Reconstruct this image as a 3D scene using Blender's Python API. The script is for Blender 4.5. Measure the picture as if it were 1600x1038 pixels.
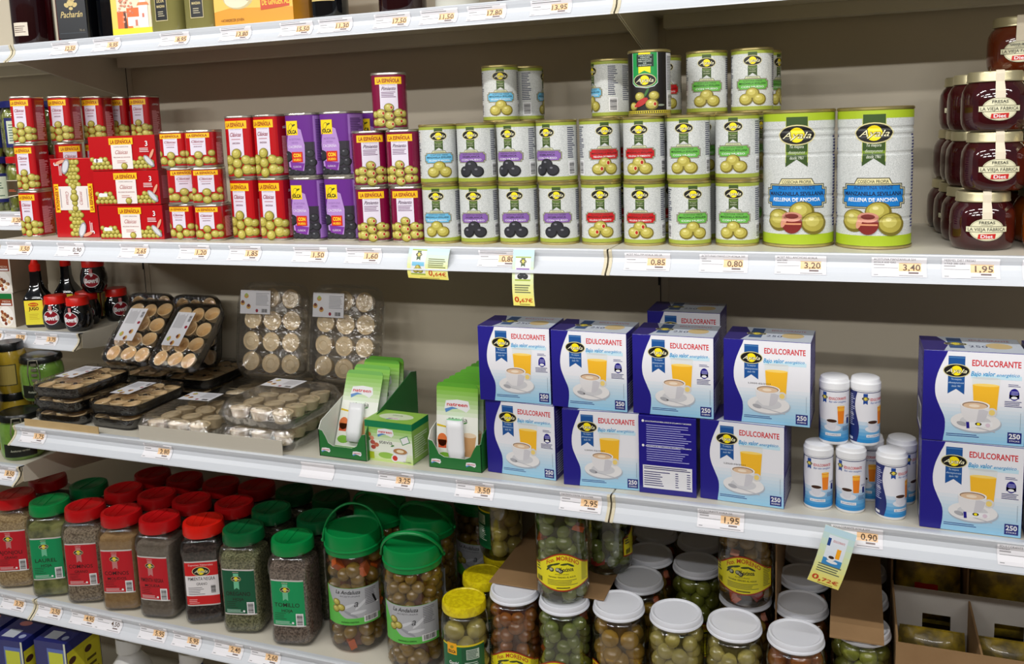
import bpy, bmesh, math, random
from mathutils import Vector, Matrix, Euler
random.seed(7)
PI = math.pi
SC = bpy.context.scene
for o in list(bpy.data.objects): bpy.data.objects.remove(o)

# ------------------------------------------------------------------ camera
cam_d = bpy.data.cameras.new('camera'); cam = bpy.data.objects.new('camera', cam_d)
SC.collection.objects.link(cam); SC.camera = cam
cam_d.sensor_fit = 'HORIZONTAL'; cam_d.sensor_width = 36.0; cam_d.lens = 36.0 * 1393.92 / 1600.0
cam_d.shift_x = 0.0; cam_d.shift_y = -(519.0 - 389.0) / 1600.0
cam_d.clip_start = 0.05; cam_d.clip_end = 50
yaw, pitch, roll = 0.36730015, -0.13613404, -0.03526661
fw = Vector((-math.sin(yaw)*math.cos(pitch), math.cos(yaw)*math.cos(pitch), math.sin(pitch)))
rt = Vector((math.cos(yaw), math.sin(yaw), 0)); up = rt.cross(fw)
r2 = math.cos(roll)*rt + math.sin(roll)*up; u2 = -math.sin(roll)*rt + math.cos(roll)*up
m = Matrix((r2, u2, -fw)).transposed().to_4x4(); m.translation = Vector((1.69108, -1.77173, 1.62917))
cam.matrix_world = m

# ------------------------------------------------------------------ world, light, exposure
w = bpy.data.worlds.new('world'); SC.world = w; w.use_nodes = True
w.node_tree.nodes['Background'].inputs[0].default_value = (0.95, 0.97, 1.0, 1)
w.node_tree.nodes['Background'].inputs[1].default_value = 0.09
def lamp(name, loc, rot, sx, sy, power, col=(1, .985, .96)):
    d = bpy.data.lights.new(name, 'AREA'); d.shape = 'RECTANGLE'; d.size = sx; d.size_y = sy; d.energy = power; d.color = col
    o = bpy.data.objects.new(name, d); SC.collection.objects.link(o); o.location = loc; o.rotation_euler = rot
    return o
for x in (-1.6, 0.1, 1.8, 3.5):
    lamp('ceiling_tube_light', (x, -1.75, 2.95), (0.35, 0, 0), 1.2, .05, 11)
    lamp('ceiling_tube_light', (x, -3.2, 2.95), (0.75, 0, 0), 1.2, .06, 8)
    lamp('ceiling_tube_light', (x, -4.8, 2.95), (0.95, 0, 0), 1.2, .06, 17)
SC.view_settings.view_transform = 'Standard'; SC.view_settings.look = 'None'
SC.view_settings.exposure = 0.58; SC.view_settings.gamma = 1.0; SC.view_settings.use_curve_mapping = False

# ------------------------------------------------------------------ materials
def s2l(c):
    return tuple((x/255/12.92 if x/255 <= .04045 else ((x/255+.055)/1.055)**2.4) for x in c)
MATS = {}
def mat(name, rgb=None, rough=.5, metal=0., spec=.5, coat=0., noise=None, bump=None, alpha=None):
    """rgb in 0-255 sRGB; noise=(scale, amount, rgb2); bump=(scale, strength)"""
    if name in MATS: return MATS[name]
    M = bpy.data.materials.new(name); M.use_nodes = True; nt = M.node_tree; b = nt.nodes['Principled BSDF']
    c = s2l(rgb); b.inputs['Base Color'].default_value = (*c, 1); b.inputs['Roughness'].default_value = rough
    b.inputs['Metallic'].default_value = metal; b.inputs['Specular IOR Level'].default_value = spec
    b.inputs['Coat Weight'].default_value = coat; b.inputs['Coat Roughness'].default_value = .08
    if noise or bump:
        tc = nt.nodes.new('ShaderNodeTexCoord')
    if noise:
        n = nt.nodes.new('ShaderNodeTexNoise'); n.inputs['Scale'].default_value = noise[0]; n.inputs['Detail'].default_value = 4
        r = nt.nodes.new('ShaderNodeValToRGB'); r.color_ramp.elements[0].position = .5 - noise[1]; r.color_ramp.elements[1].position = .5 + noise[1]
        r.color_ramp.elements[0].color = (*c, 1); r.color_ramp.elements[1].color = (*s2l(noise[2]), 1)
        nt.links.new(tc.outputs['Object'], n.inputs['Vector']); nt.links.new(n.outputs['Fac'], r.inputs['Fac']); nt.links.new(r.outputs['Color'], b.inputs['Base Color'])
    if bump:
        n = nt.nodes.new('ShaderNodeTexNoise'); n.inputs['Scale'].default_value = bump[0]; n.inputs['Detail'].default_value = 5
        q = nt.nodes.new('ShaderNodeBump'); q.inputs['Strength'].default_value = bump[1]; q.inputs['Distance'].default_value = .002
        nt.links.new(tc.outputs['Object'], n.inputs['Vector']); nt.links.new(n.outputs['Fac'], q.inputs['Height']); nt.links.new(q.outputs['Normal'], b.inputs['Normal'])
    MATS[name] = M; return M
def clear(name, tint=(255, 255, 255), gloss=.05, base=.06, fres=.55, bump=None):
    """thin clear glass or plastic: see-through with a reflection that grows at grazing angles"""
    if name in MATS: return MATS[name]
    M = bpy.data.materials.new(name); M.use_nodes = True; nt = M.node_tree; nt.nodes.clear()
    out = nt.nodes.new('ShaderNodeOutputMaterial'); mx = nt.nodes.new('ShaderNodeMixShader'); t = nt.nodes.new('ShaderNodeBsdfTransparent'); g = nt.nodes.new('ShaderNodeBsdfGlossy')
    t.inputs[0].default_value = (*s2l(tint), 1); g.inputs[0].default_value = (1, 1, 1, 1); g.inputs['Roughness'].default_value = gloss
    lw = nt.nodes.new('ShaderNodeLayerWeight'); lw.inputs[0].default_value = .25
    mr = nt.nodes.new('ShaderNodeMapRange'); mr.inputs[3].default_value = base; mr.inputs[4].default_value = fres
    nt.links.new(lw.outputs['Fresnel'], mr.inputs[0]); nt.links.new(mr.outputs[0], mx.inputs[0]); nt.links.new(t.outputs[0], mx.inputs[1]); nt.links.new(g.outputs[0], mx.inputs[2]); nt.links.new(mx.outputs[0], out.inputs[0])
    if bump:
        tc = nt.nodes.new('ShaderNodeTexCoord'); n = nt.nodes.new('ShaderNodeTexNoise'); n.inputs['Scale'].default_value = bump[0]; n.inputs['Detail'].default_value = 3
        q = nt.nodes.new('ShaderNodeBump'); q.inputs['Strength'].default_value = bump[1]; q.inputs['Distance'].default_value = .004
        nt.links.new(tc.outputs['Object'], n.inputs['Vector']); nt.links.new(n.outputs['Fac'], q.inputs['Height']); nt.links.new(q.outputs['Normal'], g.inputs['Normal']); nt.links.new(q.outputs['Normal'], lw.inputs['Normal'])
    MATS[name] = M; return M
INK = {}
def ink(rgb, rough=.38, name=None):
    k = tuple(rgb)
    if k not in INK: INK[k] = mat(name or 'print_%02x%02x%02x' % k, rgb, rough, spec=.5)
    return INK[k]
WHITE = (236, 236, 238); BLACK = (22, 20, 22); YEL = (248, 226, 20); GOLDY = (250, 196, 22)

# ------------------------------------------------------------------ mesh helpers
def link(o, parent=None):
    SC.collection.objects.link(o)
    if parent: o.parent = parent
    return o
def mesh_obj(name, verts, faces, mats, parent=None, fm=None, smooth=False):
    me = bpy.data.meshes.new(name); me.from_pydata([tuple(v) for v in verts], [], faces)
    for x in (mats if isinstance(mats, (list, tuple)) else [mats]): me.materials.append(x)
    if fm: me.polygons.foreach_set('material_index', fm)
    if smooth: me.polygons.foreach_set('use_smooth', [True]*len(me.polygons))
    me.update()
    return link(bpy.data.objects.new(name, me), parent)
def bm_obj(name, bm, mats, parent=None, smooth=False):
    me = bpy.data.meshes.new(name); bm.to_mesh(me); bm.free()
    for x in (mats if isinstance(mats, (list, tuple)) else [mats]): me.materials.append(x)
    if smooth: me.polygons.foreach_set('use_smooth', [True]*len(me.polygons))
    return link(bpy.data.objects.new(name, me), parent)
def add_box(bm, x0, x1, y0, y1, z0, z1, mi=0, M=None, bev=0):
    vs = [bm.verts.new((x, y, z)) for x in (x0, x1) for y in (y0, y1) for z in (z0, z1)]
    fs = []
    for q in ((0, 1, 3, 2), (4, 6, 7, 5), (0, 4, 5, 1), (2, 3, 7, 6), (0, 2, 6, 4), (1, 5, 7, 3)):
        f = bm.faces.new([vs[i] for i in q]); f.material_index = mi; fs.append(f)
    if bev:
        es = list({e for f in fs for e in f.edges}); r = bmesh.ops.bevel(bm, geom=es, offset=bev, segments=2, affect='EDGES', profile=.5)
        for f in r['faces']: f.material_index = mi
    if M: bmesh.ops.transform(bm, matrix=M, verts=vs if not bev else [v for v in bm.verts])
    return vs
def box_obj(name, x0, x1, y0, y1, z0, z1, m, parent=None, bev=0):
    bm = bmesh.new(); add_box(bm, x0, x1, y0, y1, z0, z1, bev=bev); bmesh.ops.recalc_face_normals(bm, faces=bm.faces)
    return bm_obj(name, bm, m, parent)
def sup(t, n):
    s, c = math.sin(t), math.cos(t); e = 2.0/n
    return (math.copysign(abs(s)**e, s), -math.copysign(abs(c)**e, c))
def lathe(name, prof, mats, parent=None, seg=40, n=2.0, asp=1.0, smooth=True, sharp=True):
    """prof: (r, z) or (r, z, material of the band up to the next point); the outline is a superellipse of exponent n"""
    V, Fc, FM = [], [], []; ring = [sup(2*PI*k/seg, n) for k in range(seg)]; idx = []
    for p in prof:
        r, z = p[0], p[1]
        if r <= 1e-6: idx.append([len(V)]*seg); V.append((0, 0, z))
        else:
            idx.append(list(range(len(V), len(V)+seg))); V += [(r*a, r*asp*b, z) for a, b in ring]
    for i in range(len(prof)-1):
        mi = prof[i][2] if len(prof[i]) > 2 else 0
        for k in range(seg):
            q = [idx[i][k], idx[i][(k+1) % seg], idx[i+1][(k+1) % seg], idx[i+1][k]]
            q2 = []
            for a in q:
                if a not in q2: q2.append(a)
            if len(q2) > 2: Fc.append(q2); FM.append(mi)
    o = mesh_obj(name, V, Fc, mats, parent, FM, smooth)
    if smooth and sharp:
        me = o.data
        me.set_sharp_from_angle(angle=math.radians(40))
    return o
def shoulder(r0, z0, r1, z1, n=8):
    """rounded shoulder from an upright wall to a flat neck"""
    return [(r1+(r0-r1)*math.cos(PI/2*k/n), z0+(z1-z0)*math.sin(PI/2*k/n)) for k in range(n+1)]
def tube(bm, pts, r, seg=8, mi=0, closed=False, rx=None):
    pts = [Vector(p) for p in pts]; rings = []
    for i, p in enumerate(pts):
        a = pts[i-1] if (i or closed) else p; b = pts[(i+1) % len(pts)] if (i < len(pts)-1 or closed) else p
        d = (b-a).normalized(); s = d.cross(Vector((0, 0, 1)))
        if s.length < 1e-3: s = Vector((1, 0, 0))
        s.normalize(); t = s.cross(d)
        rings.append([bm.verts.new(p + s*math.cos(2*PI*k/seg)*(rx or r) + t*math.sin(2*PI*k/seg)*r) for k in range(seg)])
    for i in range(len(rings)-(0 if closed else 1)):
        A, B = rings[i], rings[(i+1) % len(rings)]
        for k in range(seg):
            f = bm.faces.new((A[k], A[(k+1) % seg], B[(k+1) % seg], B[k])); f.material_index = mi; f.smooth = True
    if not closed:
        bm.faces.new(rings[0][::-1]).material_index = mi; bm.faces.new(rings[-1]).material_index = mi

# ------------------------------------------------------------------ printed artwork (flat shapes and lettering laid on a surface)
class Path:
    def __init__(s, r, n=2.0, asp=1.0, N=720):
        P = [(r*a, r*asp*b) for a, b in (sup(2*PI*k/N, n) for k in range(N+1))]
        s.P = P; s.L = [0.0]
        for i in range(N): s.L.append(s.L[-1] + math.dist(P[i], P[i+1]))
        s.T = s.L[-1]; s.N = N
    def at(s, u, off):
        import bisect
        u = u % s.T; i = min(bisect.bisect_right(s.L, u)-1, s.N-1); d = s.L[i+1]-s.L[i]; t = (u-s.L[i])/d if d else 0
        a, b = s.P[i], s.P[i+1]; x, y = a[0]+(b[0]-a[0])*t, a[1]+(b[1]-a[1])*t
        p, q = s.P[(i-3) % s.N], s.P[(i+4) % s.N]; tx, ty = q[0]-p[0], q[1]-p[1]; l = math.hypot(tx, ty) or 1
        return x + ty/l*off, y - tx/l*off
TXT = {}
def text_mesh(s, bold, shear):
    k = (s, bold, shear)
    if k not in TXT:
        c = bpy.data.curves.new('t', 'FONT'); c.body = s; c.size = 1; c.resolution_u = 2; c.shear = shear; c.offset = bold; c.align_x = 'LEFT'
        o = bpy.data.objects.new('t', c); SC.collection.objects.link(o)
        dg = bpy.context.evaluated_depsgraph_get(); me = bpy.data.meshes.new_from_object(o.evaluated_get(dg))
        V = [(v.co.x, v.co.y) for v in me.vertices]; Fc = [tuple(p.vertices) for p in me.polygons]
        bpy.data.objects.remove(o); bpy.data.curves.remove(c); bpy.data.meshes.remove(me)
        xs = [v[0] for v in V] or [0]; x0, x1 = min(xs), max(xs)
        TXT[k] = ([(x-x0, y) for x, y in V], Fc, (x1-x0) or 1)
    return TXT[k]
class Art:
    def __init__(s): s.E = []
    def add(s, V, Fc, m, L): s.E.append((V, Fc, m, L)); return s
    def poly(s, pts, m, L=1): return s.add(list(pts), [tuple(range(len(pts)))], m, L)
    def rect(s, u, v, w, h, m, L=1, rot=0):
        c, d = math.cos(rot), math.sin(rot)
        return s.poly([(u+a*w/2*c-b*h/2*d, v+a*w/2*d+b*h/2*c) for a, b in ((-1, -1), (1, -1), (1, 1), (-1, 1))], m, L)
    def box(s, u0, u1, v0, v1, m, L=1): return s.poly([(u0, v0), (u1, v0), (u1, v1), (u0, v1)], m, L)
    def ell(s, u, v, rx, ry, m, L=1, n=20, rot=0, a0=0, a1=2*PI):
        c, d = math.cos(rot), math.sin(rot); full = abs(a1-a0-2*PI) < 1e-6; K = n if full else n+1
        P = []
        for k in range(K):
            a = a0+(a1-a0)*k/n; x, y = rx*math.cos(a), ry*math.sin(a); P.append((u+x*c-y*d, v+x*d+y*c))
        return s.poly(P, m, L)
    def text(s, t, u, v, h, m, L=2, w=None, al='C', bold=0, shear=0, rot=0):
        V, Fc, W = text_mesh(t, bold, shear); k = h/.72; kx = (w/W) if w else k; W2 = W*kx
        dx = {'C': -W2/2, 'L': 0, 'R': -W2}[al]; c, d = math.cos(rot), math.sin(rot)
        Q = [(x*kx+dx, y*k) for x, y in V]
        return s.add([(u+x*c-y*d, v+x*d+y*c) for x, y in Q], Fc, m, L)
    def arctext(s, t, u, v, R, h, m, L=2, bold=0, span=1.2):
        """letters bent over an arc of radius R centred on (u, v)"""
        V, Fc, W = text_mesh(t, bold, 0); k = h/.72; kx = span*R/W
        Q = []
        for x, y in V:
            a = PI/2 - (x*kx/R - span/2); r = R+y*k; Q.append((u+r*math.cos(a), v+r*math.sin(a)))
        return s.add(Q, Fc, m, L)
    def lines(s, u0, u1, v0, v1, rows, m, L=2, duty=.45, rag=.25, seed=1, vert=False):
        """rows of small print too fine to read"""
        rnd = random.Random(seed); V, Fc = [], []; d = (v1-v0)/rows if not vert else (u1-u0)/rows
        for r in range(rows):
            if vert:
                a, b, e = v0, v1 - rnd.random()*rag*(v1-v0), u0+(r+.5)*d
                q = [(e-d*duty/2, a), (e+d*duty/2, a), (e+d*duty/2, b), (e-d*duty/2, b)]
            else:
                a, b, e = u0, u1 - rnd.random()*rag*(u1-u0), v0+(r+.5)*d
                q = [(a, e-d*duty/2), (b, e-d*duty/2), (b, e+d*duty/2), (a, e+d*duty/2)]
            n = len(V); V += q; Fc.append((n, n+1, n+2, n+3))
        return s.add(V, Fc, m, L)
    def barcode(s, u0, u1, v0, v1, L=2, seed=3, vert=False, bg=True):
        if bg: s.box(u0, u1, v0, v1, ink(WHITE), L)
        rnd = random.Random(seed); V, Fc = [], []; a, b = ((u0, u1) if not vert else (v0, v1)); m_ = (b-a)*.08; p = a+m_
        while p < b-m_:
            wd = (b-a)*rnd.choice((.012, .02, .03)); q0, q1 = p, min(p+wd, b-m_); n = len(V)
            if vert: V += [(u0+(u1-u0)*.12, q0), (u1-(u1-u0)*.12, q0), (u1-(u1-u0)*.12, q1), (u0+(u1-u0)*.12, q1)]
            else: V += [(q0, v0+(v1-v0)*.15), (q1, v0+(v1-v0)*.15), (q1, v1-(v1-v0)*.1), (q0, v1-(v1-v0)*.1)]
            Fc.append((n, n+1, n+2, n+3)); p = q1+(b-a)*rnd.choice((.012, .022, .03))
        return s.add(V, Fc, ink(BLACK), L+1)
    def olive(s, u, v, r, L=3, rot=0, dark=False, stuffed=False, n=14):
        a, b, c = ((18, 18, 20), (44, 44, 50), (120, 120, 128)) if dark else ((116, 104, 32), (176, 164, 70), (228, 220, 150))
        s.ell(u, v, r*1.12, r*.98, ink(a), L, n, rot); s.ell(u-r*.06, v+r*.08, r*.95, r*.8, ink(b), L+1, n, rot)
        if not dark: s.ell(u-r*.15, v+r*.2, r*.62, r*.5, ink((200, 190, 98)), L+2, 10, rot)
        s.ell(u-r*.25, v+r*.4, r*.26, r*.16, ink(c), L+3, 8, rot)
        if stuffed: s.ell(u+r*.5, v+r*.05, r*.34, r*.42, ink((226, 214, 150)), L+3, 10); s.ell(u+r*.52, v+r*.05, r*.24, r*.32, ink((178, 40, 26)), L+4, 10)
        return s
    def ayala(s, u, v, w, L=4):
        """black oval with a yellow disc and the slanted lettering"""
        s.ell(u, v, w/2*1.07, w*.27*1.13, ink((214, 206, 150)), L, 24); s.ell(u, v, w/2, w*.27, ink(BLACK), L+1, 24); s.ell(u, v, w*.22, w*.22, ink(YEL), L+2, 20)
        s.text('Ayala', u, v-w*.10, w*.2, ink(BLACK), L+3, w=w*.86, bold=.035, shear=.35); s.text('Ayala', u, v-w*.095, w*.19, ink((250, 244, 200)), L+4, w=w*.82, bold=.0, shear=.35)
        return s
    def ribbon(s, u, v0, v1, w, col, L=2, edge=(200, 190, 120)):
        s.poly([(u-w/2, v0), (u, v0+w*.35), (u+w/2, v0), (u+w/2, v1), (u-w/2, v1)], ink(col), L)
        return s
    def wrap(s, path, v0, v1, m, u0=None, u1=None, L=0):
        """printed sleeve round the whole outline"""
        K = 64; a = 0 if u0 is None else u0; b = path.T if u1 is None else u1
        for k in range(K): s.box(a+(b-a)*k/K, a+(b-a)*(k+1)/K, v0, v1, m, L)
        return s
    def build(s, name, f, parent=None, cu=None, cv=None, eps=.00011, base=.00025):
        """f(u, v, off) -> point; cu / cv: cut spacing in u, list of cuts in v"""
        V, Fc, FM, mats = [], [], [], []
        for P, Q, m_, L in s.E:
            if m_ not in mats: mats.append(m_)
            mi = mats.index(m_); us = [p[0] for p in P]; vs = [p[1] for p in P]
            cuts = []
            if cu and max(us)-min(us) > cu*1.01:
                k0, k1 = math.floor(min(us)/cu)+1, math.ceil(max(us)/cu)-1; cuts += [((k*cu, 0, 0), (1, 0, 0)) for k in range(k0, k1+1)]
            if cv: cuts += [((0, c, 0), (0, 1, 0)) for c in cv if min(vs) < c-1e-6 and c+1e-6 < max(vs)]
            if cuts:
                bm = bmesh.new(); vv = [bm.verts.new((p[0], p[1], 0)) for p in P]
                for q in Q:
                    try: bm.faces.new([vv[i] for i in q])
                    except ValueError: pass
                for co, no in cuts:
                    bmesh.ops.bisect_plane(bm, geom=bm.verts[:]+bm.edges[:]+bm.faces[:], plane_co=co, plane_no=no, dist=1e-7)
                bm.verts.index_update(); P = [(v.co.x, v.co.y) for v in bm.verts]; Q = [tuple(v.index for v in g.verts) for g in bm.faces]; bm.free()
            n = len(V); V += [f(p[0], p[1], base+eps*L) for p in P]
            for q in Q: Fc.append(tuple(n+i for i in q)); FM.append(mi)
        return mesh_obj(name, V, Fc, mats, parent, FM)
def on_path(path, z0=0):
    def f(u, v, off):
        x, y = path.at(u, off); return (x, y, z0+v)
    return f
def on_front(y, z0=0, x0=0): return lambda u, v, off: (x0+u, y-off, z0+v)
def on_back(y, z0=0): return lambda u, v, off: (-u, y+off, z0+v)
def on_top(z, y0=0): return lambda u, v, off: (u, y0+v, z+off)
def on_right(x, y0=0, z0=0): return lambda u, v, off: (x+off, y0+u, z0+v)
def on_left(x, y0=0, z0=0): return lambda u, v, off: (x-off, y0-u, z0+v)

# ------------------------------------------------------------------ things
def thing(name, cat, loc=(0, 0, 0), rz=0, label=None, group=None):
    o = bpy.data.objects.new(name, None); o.empty_display_size = .02; SC.collection.objects.link(o); o.location = loc; o.rotation_euler = (0, 0, rz)
    o['category'] = cat
    if label: o['label'] = label
    if group: o['group'] = group
    return o
def tag(o, label, cat, group=None):
    o['label'] = label; o['category'] = cat
    if group: o['group'] = group
    return o
USED = set()
def kids(o): return [c for c in KID.get(o.name, [])]
KID = {}
def index_kids():
    KID.clear()
    for o in bpy.data.objects:
        if o.parent: KID.setdefault(o.parent.name, []).append(o)
def place(proto, x, y, z, deg=0, label='', group=None, tilt=None):
    """the first call moves the thing itself, later ones copy it with its parts"""
    if proto.name not in USED: USED.add(proto.name); r = proto
    else:
        if proto.name not in KID: index_kids()
        r = proto.copy(); SC.collection.objects.link(r)
        for ch in KID.get(proto.name, []):
            c = ch.copy(); SC.collection.objects.link(c); c.parent = r
            for g in KID.get(ch.name, []):
                d = g.copy(); SC.collection.objects.link(d); d.parent = c
    r.location = (x, y, z); r.rotation_euler = tilt if tilt else (0, 0, math.radians(deg))
    r['label'] = label
    if group: r['group'] = group
    elif 'group' in r: del r['group']
    return r

W = 1.33
ZT, ZA, ZC, ZD = 1.8401, 1.43, 1.02556, .6198
YT, YA, YC, YD = -.320, -.4087, -.4199, -.4152

# ------------------------------------------------------------------ the setting
M_wall = mat('painted_back_panel', (200, 190, 170), .55, noise=(3, .3, (194, 184, 164)))
M_steel = mat('cream_steel', (214, 209, 194), .42, noise=(6, .3, (206, 200, 184)))
M_rail = mat('white_price_rail', (213, 217, 223), .33)
M_cap = mat('cream_end_cap', (216, 206, 178), .5)
M_dark = mat('dark_gap', (30, 26, 24), .7)
M_floor = mat('floor_tile', (212, 204, 190), .4, noise=(5, .3, (204, 196, 182)))
def struct(o): o['kind'] = 'structure'; return o
o = struct(box_obj('wall_back', -1.34, 2.67, 0.0, .03, 0, 2.5, M_wall))
o = struct(box_obj('wall_light_blocker', -2.4, 4.1, -2.85, -2.75, 0, 2.15, mat('dark_light_blocker', (84, 74, 66), .7, noise=(9, .2, (130, 104, 84)))))  # added behind the camera, never in view: keeps low light off the bottom shelf
o = struct(box_obj('floor', -2.5, 4.2, -5.5, .03, -.05, 0, M_floor))
for i, x in enumerate((0, W)):
    u = struct(box_obj('trim_%d' % (i+1), x-.016, x+.016, -.0016, 0, .0, 2.5, M_wall))
    bm = bmesh.new()
    for k in range(12):
        z = .10+k*.2; add_box(bm, x-.0045, x-.0015, -.0024, -.0005, z, z+.03)
    add_box(bm, x-.0009, x+.0009, -.0022, -.0005, 0, 2.5)
    bm_obj('slot_row', bm, M_dark, u)

# price rail profile, from the lip down, (y, z) relative to the shelf's front edge; it leans outwards at its foot
RAILP = [(-.0005, -.0005), (-.0012, -.0065), (.0016, -.0125), (-.0005, -.0195), (-.0065, -.0265), (-.0152, -.0330), (-.0189, -.0353)]
RL = [0.0]
for a, b in zip(RAILP, RAILP[1:]): RL.append(RL[-1]+math.dist(a, b))
def rail_at(v, off):
    v = min(max(v, 0), RL[-1]-1e-6)
    for i in range(len(RL)-1):
        if v <= RL[i+1]:
            t = (v-RL[i])/(RL[i+1]-RL[i]); a, b = RAILP[i], RAILP[i+1]; dy, dz = b[0]-a[0], b[1]-a[1]; l = math.hypot(dy, dz)
            return a[0]+dy*t + dz/l*off, a[1]+dz*t - dy/l*off
def make_shelf(label, x0, x1, yf, z, caps=(1, 1), foot=.105):
    t = thing('gondola_shelf', 'shelf', ((x0+x1)/2, yf, z), 0, label, 'steel shelves of the gondola')
    h = (x1-x0)/2 - .0015
    bm = bmesh.new()
    add_box(bm, -h, h, .004, -yf, -.012, 0)                                      # plate
    add_box(bm, -h+.02, h-.02, -yf-.05, -yf-.012, -.036, -.012)
    bm_obj('board', bm, M_steel, t)
    # rail: lip and curved face with thickness
    P = [(.012, 0.0), (.002, .0012), (-.002, .0008), (-.003, -.001)] + [(a-.0002, b) for a, b in RAILP[1:]] + [(-.0195, -.0375), (-.0165, -.0368)] + [(a+.0025, b-.0005) for a, b in RAILP[::-1][1:]] + [(.012, -.003)]
    V = [(s*h, a, b) for s in (-1, 1) for a, b in P]; n = len(P)
    Fc = [(i, (i+1) % n, n+(i+1) % n, n+i) for i in range(n)] + [tuple(range(n))[::-1], tuple(range(n, 2*n))]
    mesh_obj('price_rail', V, Fc, M_rail, t)
    for s, on in zip((-1, 1), caps):
        if on:
            bm = bmesh.new(); xa = s*h; xb = s*(h-.005)
            Q = [(a-.0018, b) for a, b in P[1:11]] + [(.01, -.034), (.01, -.0)]
            va = [bm.verts.new((xa, a, b)) for a, b in Q]; vb = [bm.verts.new((xb, a, b)) for a, b in Q]
            for i in range(len(Q)): bm.faces.new((va[i], va[(i+1) % len(Q)], vb[(i+1) % len(Q)], vb[i]))
            bm.faces.new(va[::-1]); bm.faces.new(vb); bmesh.ops.recalc_face_normals(bm, faces=bm.faces)
            bm_obj('end_cap', bm, M_cap, t)
        xa, xb = s*(h+.0008), s*(h-.0012)
        Q = [(.006, -.002), (.006, -.036), (.03, -.042), (-yf-.02, -foot), (-yf-.008, -foot), (-yf-.008, -.002)]
        V = [(xa, a, b) for a, b in Q] + [(xb, a, b) for a, b in Q]; n = len(Q)
        mesh_obj('bracket', V, [(i, (i+1) % n, n+(i+1) % n, n+i) for i in range(n)] + [tuple(range(n))[::-1], tuple(range(n, 2*n))], M_steel, t)
    return t
make_shelf('topmost steel shelf across the middle bay, carrying bottles of liqueur', 0, W, YT, ZT)
make_shelf('topmost steel shelf of the right bay, cut by the upper frame edge', W, 2*W, YT, ZT)
make_shelf('topmost steel shelf of the left bay, just a corner beside the dark bottles', -W, 0, YT, ZT)
make_shelf('middle-bay steel shelf carrying the red, purple and white olive cans', 0, W, YA, ZA)
make_shelf('right-bay steel shelf carrying the two big olive cans and the jam jars', W, 2*W, YA, ZA)
make_shelf('middle-bay steel shelf carrying tartlet trays, sweetener displays and the first blue boxes', 0, W, YC, ZC)
make_shelf('right-bay steel shelf carrying white sweetener tubs and blue boxes', W, 2*W, YC, ZC)
make_shelf('middle-bay steel shelf carrying big spice jars and bucket jars of olives', 0, W, YD, ZD)
make_shelf('lower right-bay steel shelf under the white-lidded olive jars', W, 2*W, YD, ZD)
make_shelf('left-bay steel shelf under the jar with a red lid', -W, -.001, -.324, 1.48)
make_shelf('left-bay steel shelf carrying meat extract jars and the seasoning bottle', -W, -.001, -.221, 1.182, foot=.06)
make_shelf('left-bay steel shelf under the green clip-top jars', -W, -.001, -.415, .929, foot=.09)
make_shelf('lower left-bay steel shelf under the sesame seed jar', -W, 0, YD, ZD)
YE, ZE = -.45, .22
make_shelf('lowest steel shelf of the middle bay under the milk cartons', 0, W, YE, ZE)
make_shelf('lowest steel shelf of the left bay under the blue cartons', -W, 0, YE, ZE)

# ------------------------------------------------------------------ price tags
ORANGE = (250, 208, 158); GREY = (138, 136, 140)
def price_tag(x, yf, z, price, where, w=.072, name_lines=2, orange=True, title=None, v0=.0012):
    A = Art(); W_, H = w, .034
    A.box(-W_/2, W_/2, v0, v0+H, ink((240, 238, 242)), 0)
    if price or title:
        # v runs downwards on the rail, so lettering is laid mirrored in v
        B = Art()
        if title:
            for i, t_ in enumerate(title): B.text(t_, -W_/2+.003, H-.006-i*.005, .003, ink(GREY), 3, al='L')
        else: B.lines(-W_/2+.003, W_/2-.006, H-.0075, H-.002, name_lines, ink(GREY), 3, .42, .35, seed=len(price)+int(x*100))
        B.lines(-W_/2+.003, -W_/2+.018, H-.0155, H-.012, 1, ink((160, 158, 160)), 3, .5)
        B.lines(-W_/2+.003, W_/2-.037, H-.0195, H-.0172, 1, ink((150, 148, 150)), 3, .35, 0)
        B.lines(-W_/2+.003, -W_/2+.009, .002, .0045, 1, ink((150, 148, 150)), 3, .5); B.lines(W_/2-.036, W_/2-.004, .001, .004, 1, ink((150, 148, 150)), 3, .4)
        if price:
            if orange: B.box(W_/2-.036, W_/2-.007, .0105, .0235, ink(ORANGE), 2)
            B.text(price, W_/2-.008, .0118, .0098, ink((96, 74, 58)), 4, w=.0225 if len(price) < 5 else .0265, al='R', bold=.012)
            B.lines(W_/2-.0235, W_/2-.0105, .006, .0095, 1, ink((120, 100, 96)), 3, .7, 0)
        for P, Q, m_, L in B.E: A.E.append(([(a, v0+H-b) for a, b in P], [q[::-1] for q in Q], m_, L))
    def f(u, v, off):
        y, zz = rail_at(v, off+.0003); return (u, y, zz)
    o = A.build('price_tag', f, None, None, RL[1:-1], eps=.00007)
    o.location = (x, yf-.0008, z)
    tag(o, ('white price tag reading %s %s' % (price, where)) if price else ('white paper tag %s' % where), 'price tag', 'price tags in the shelf rails')
    return o
for x, p, w_ in ((.149, '12,50', 'under the black sloe liqueur bottle'), (.263, '9,95', 'under the left side of the illustrated yellow box'), (.436, '8,95', 'under the pale green liqueur bottles'), (.582, '13,80', 'under the orange gift carton'),
                 (.719, '15,50', 'at the right end of the orange gift carton'), (.803, '11,30', 'under the round black bottle'), (.92, '17,50', 'under the wide dark bottle on the top shelf'), (1.012, '11,50', 'right of the 17,50 tag'),
                 (1.102, '17,80', 'on the top rail above the white cans'), (1.218, '13,95', 'rightmost on the top shelf rail')):
    price_tag(x, YT, ZT, p, w_)
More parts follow.
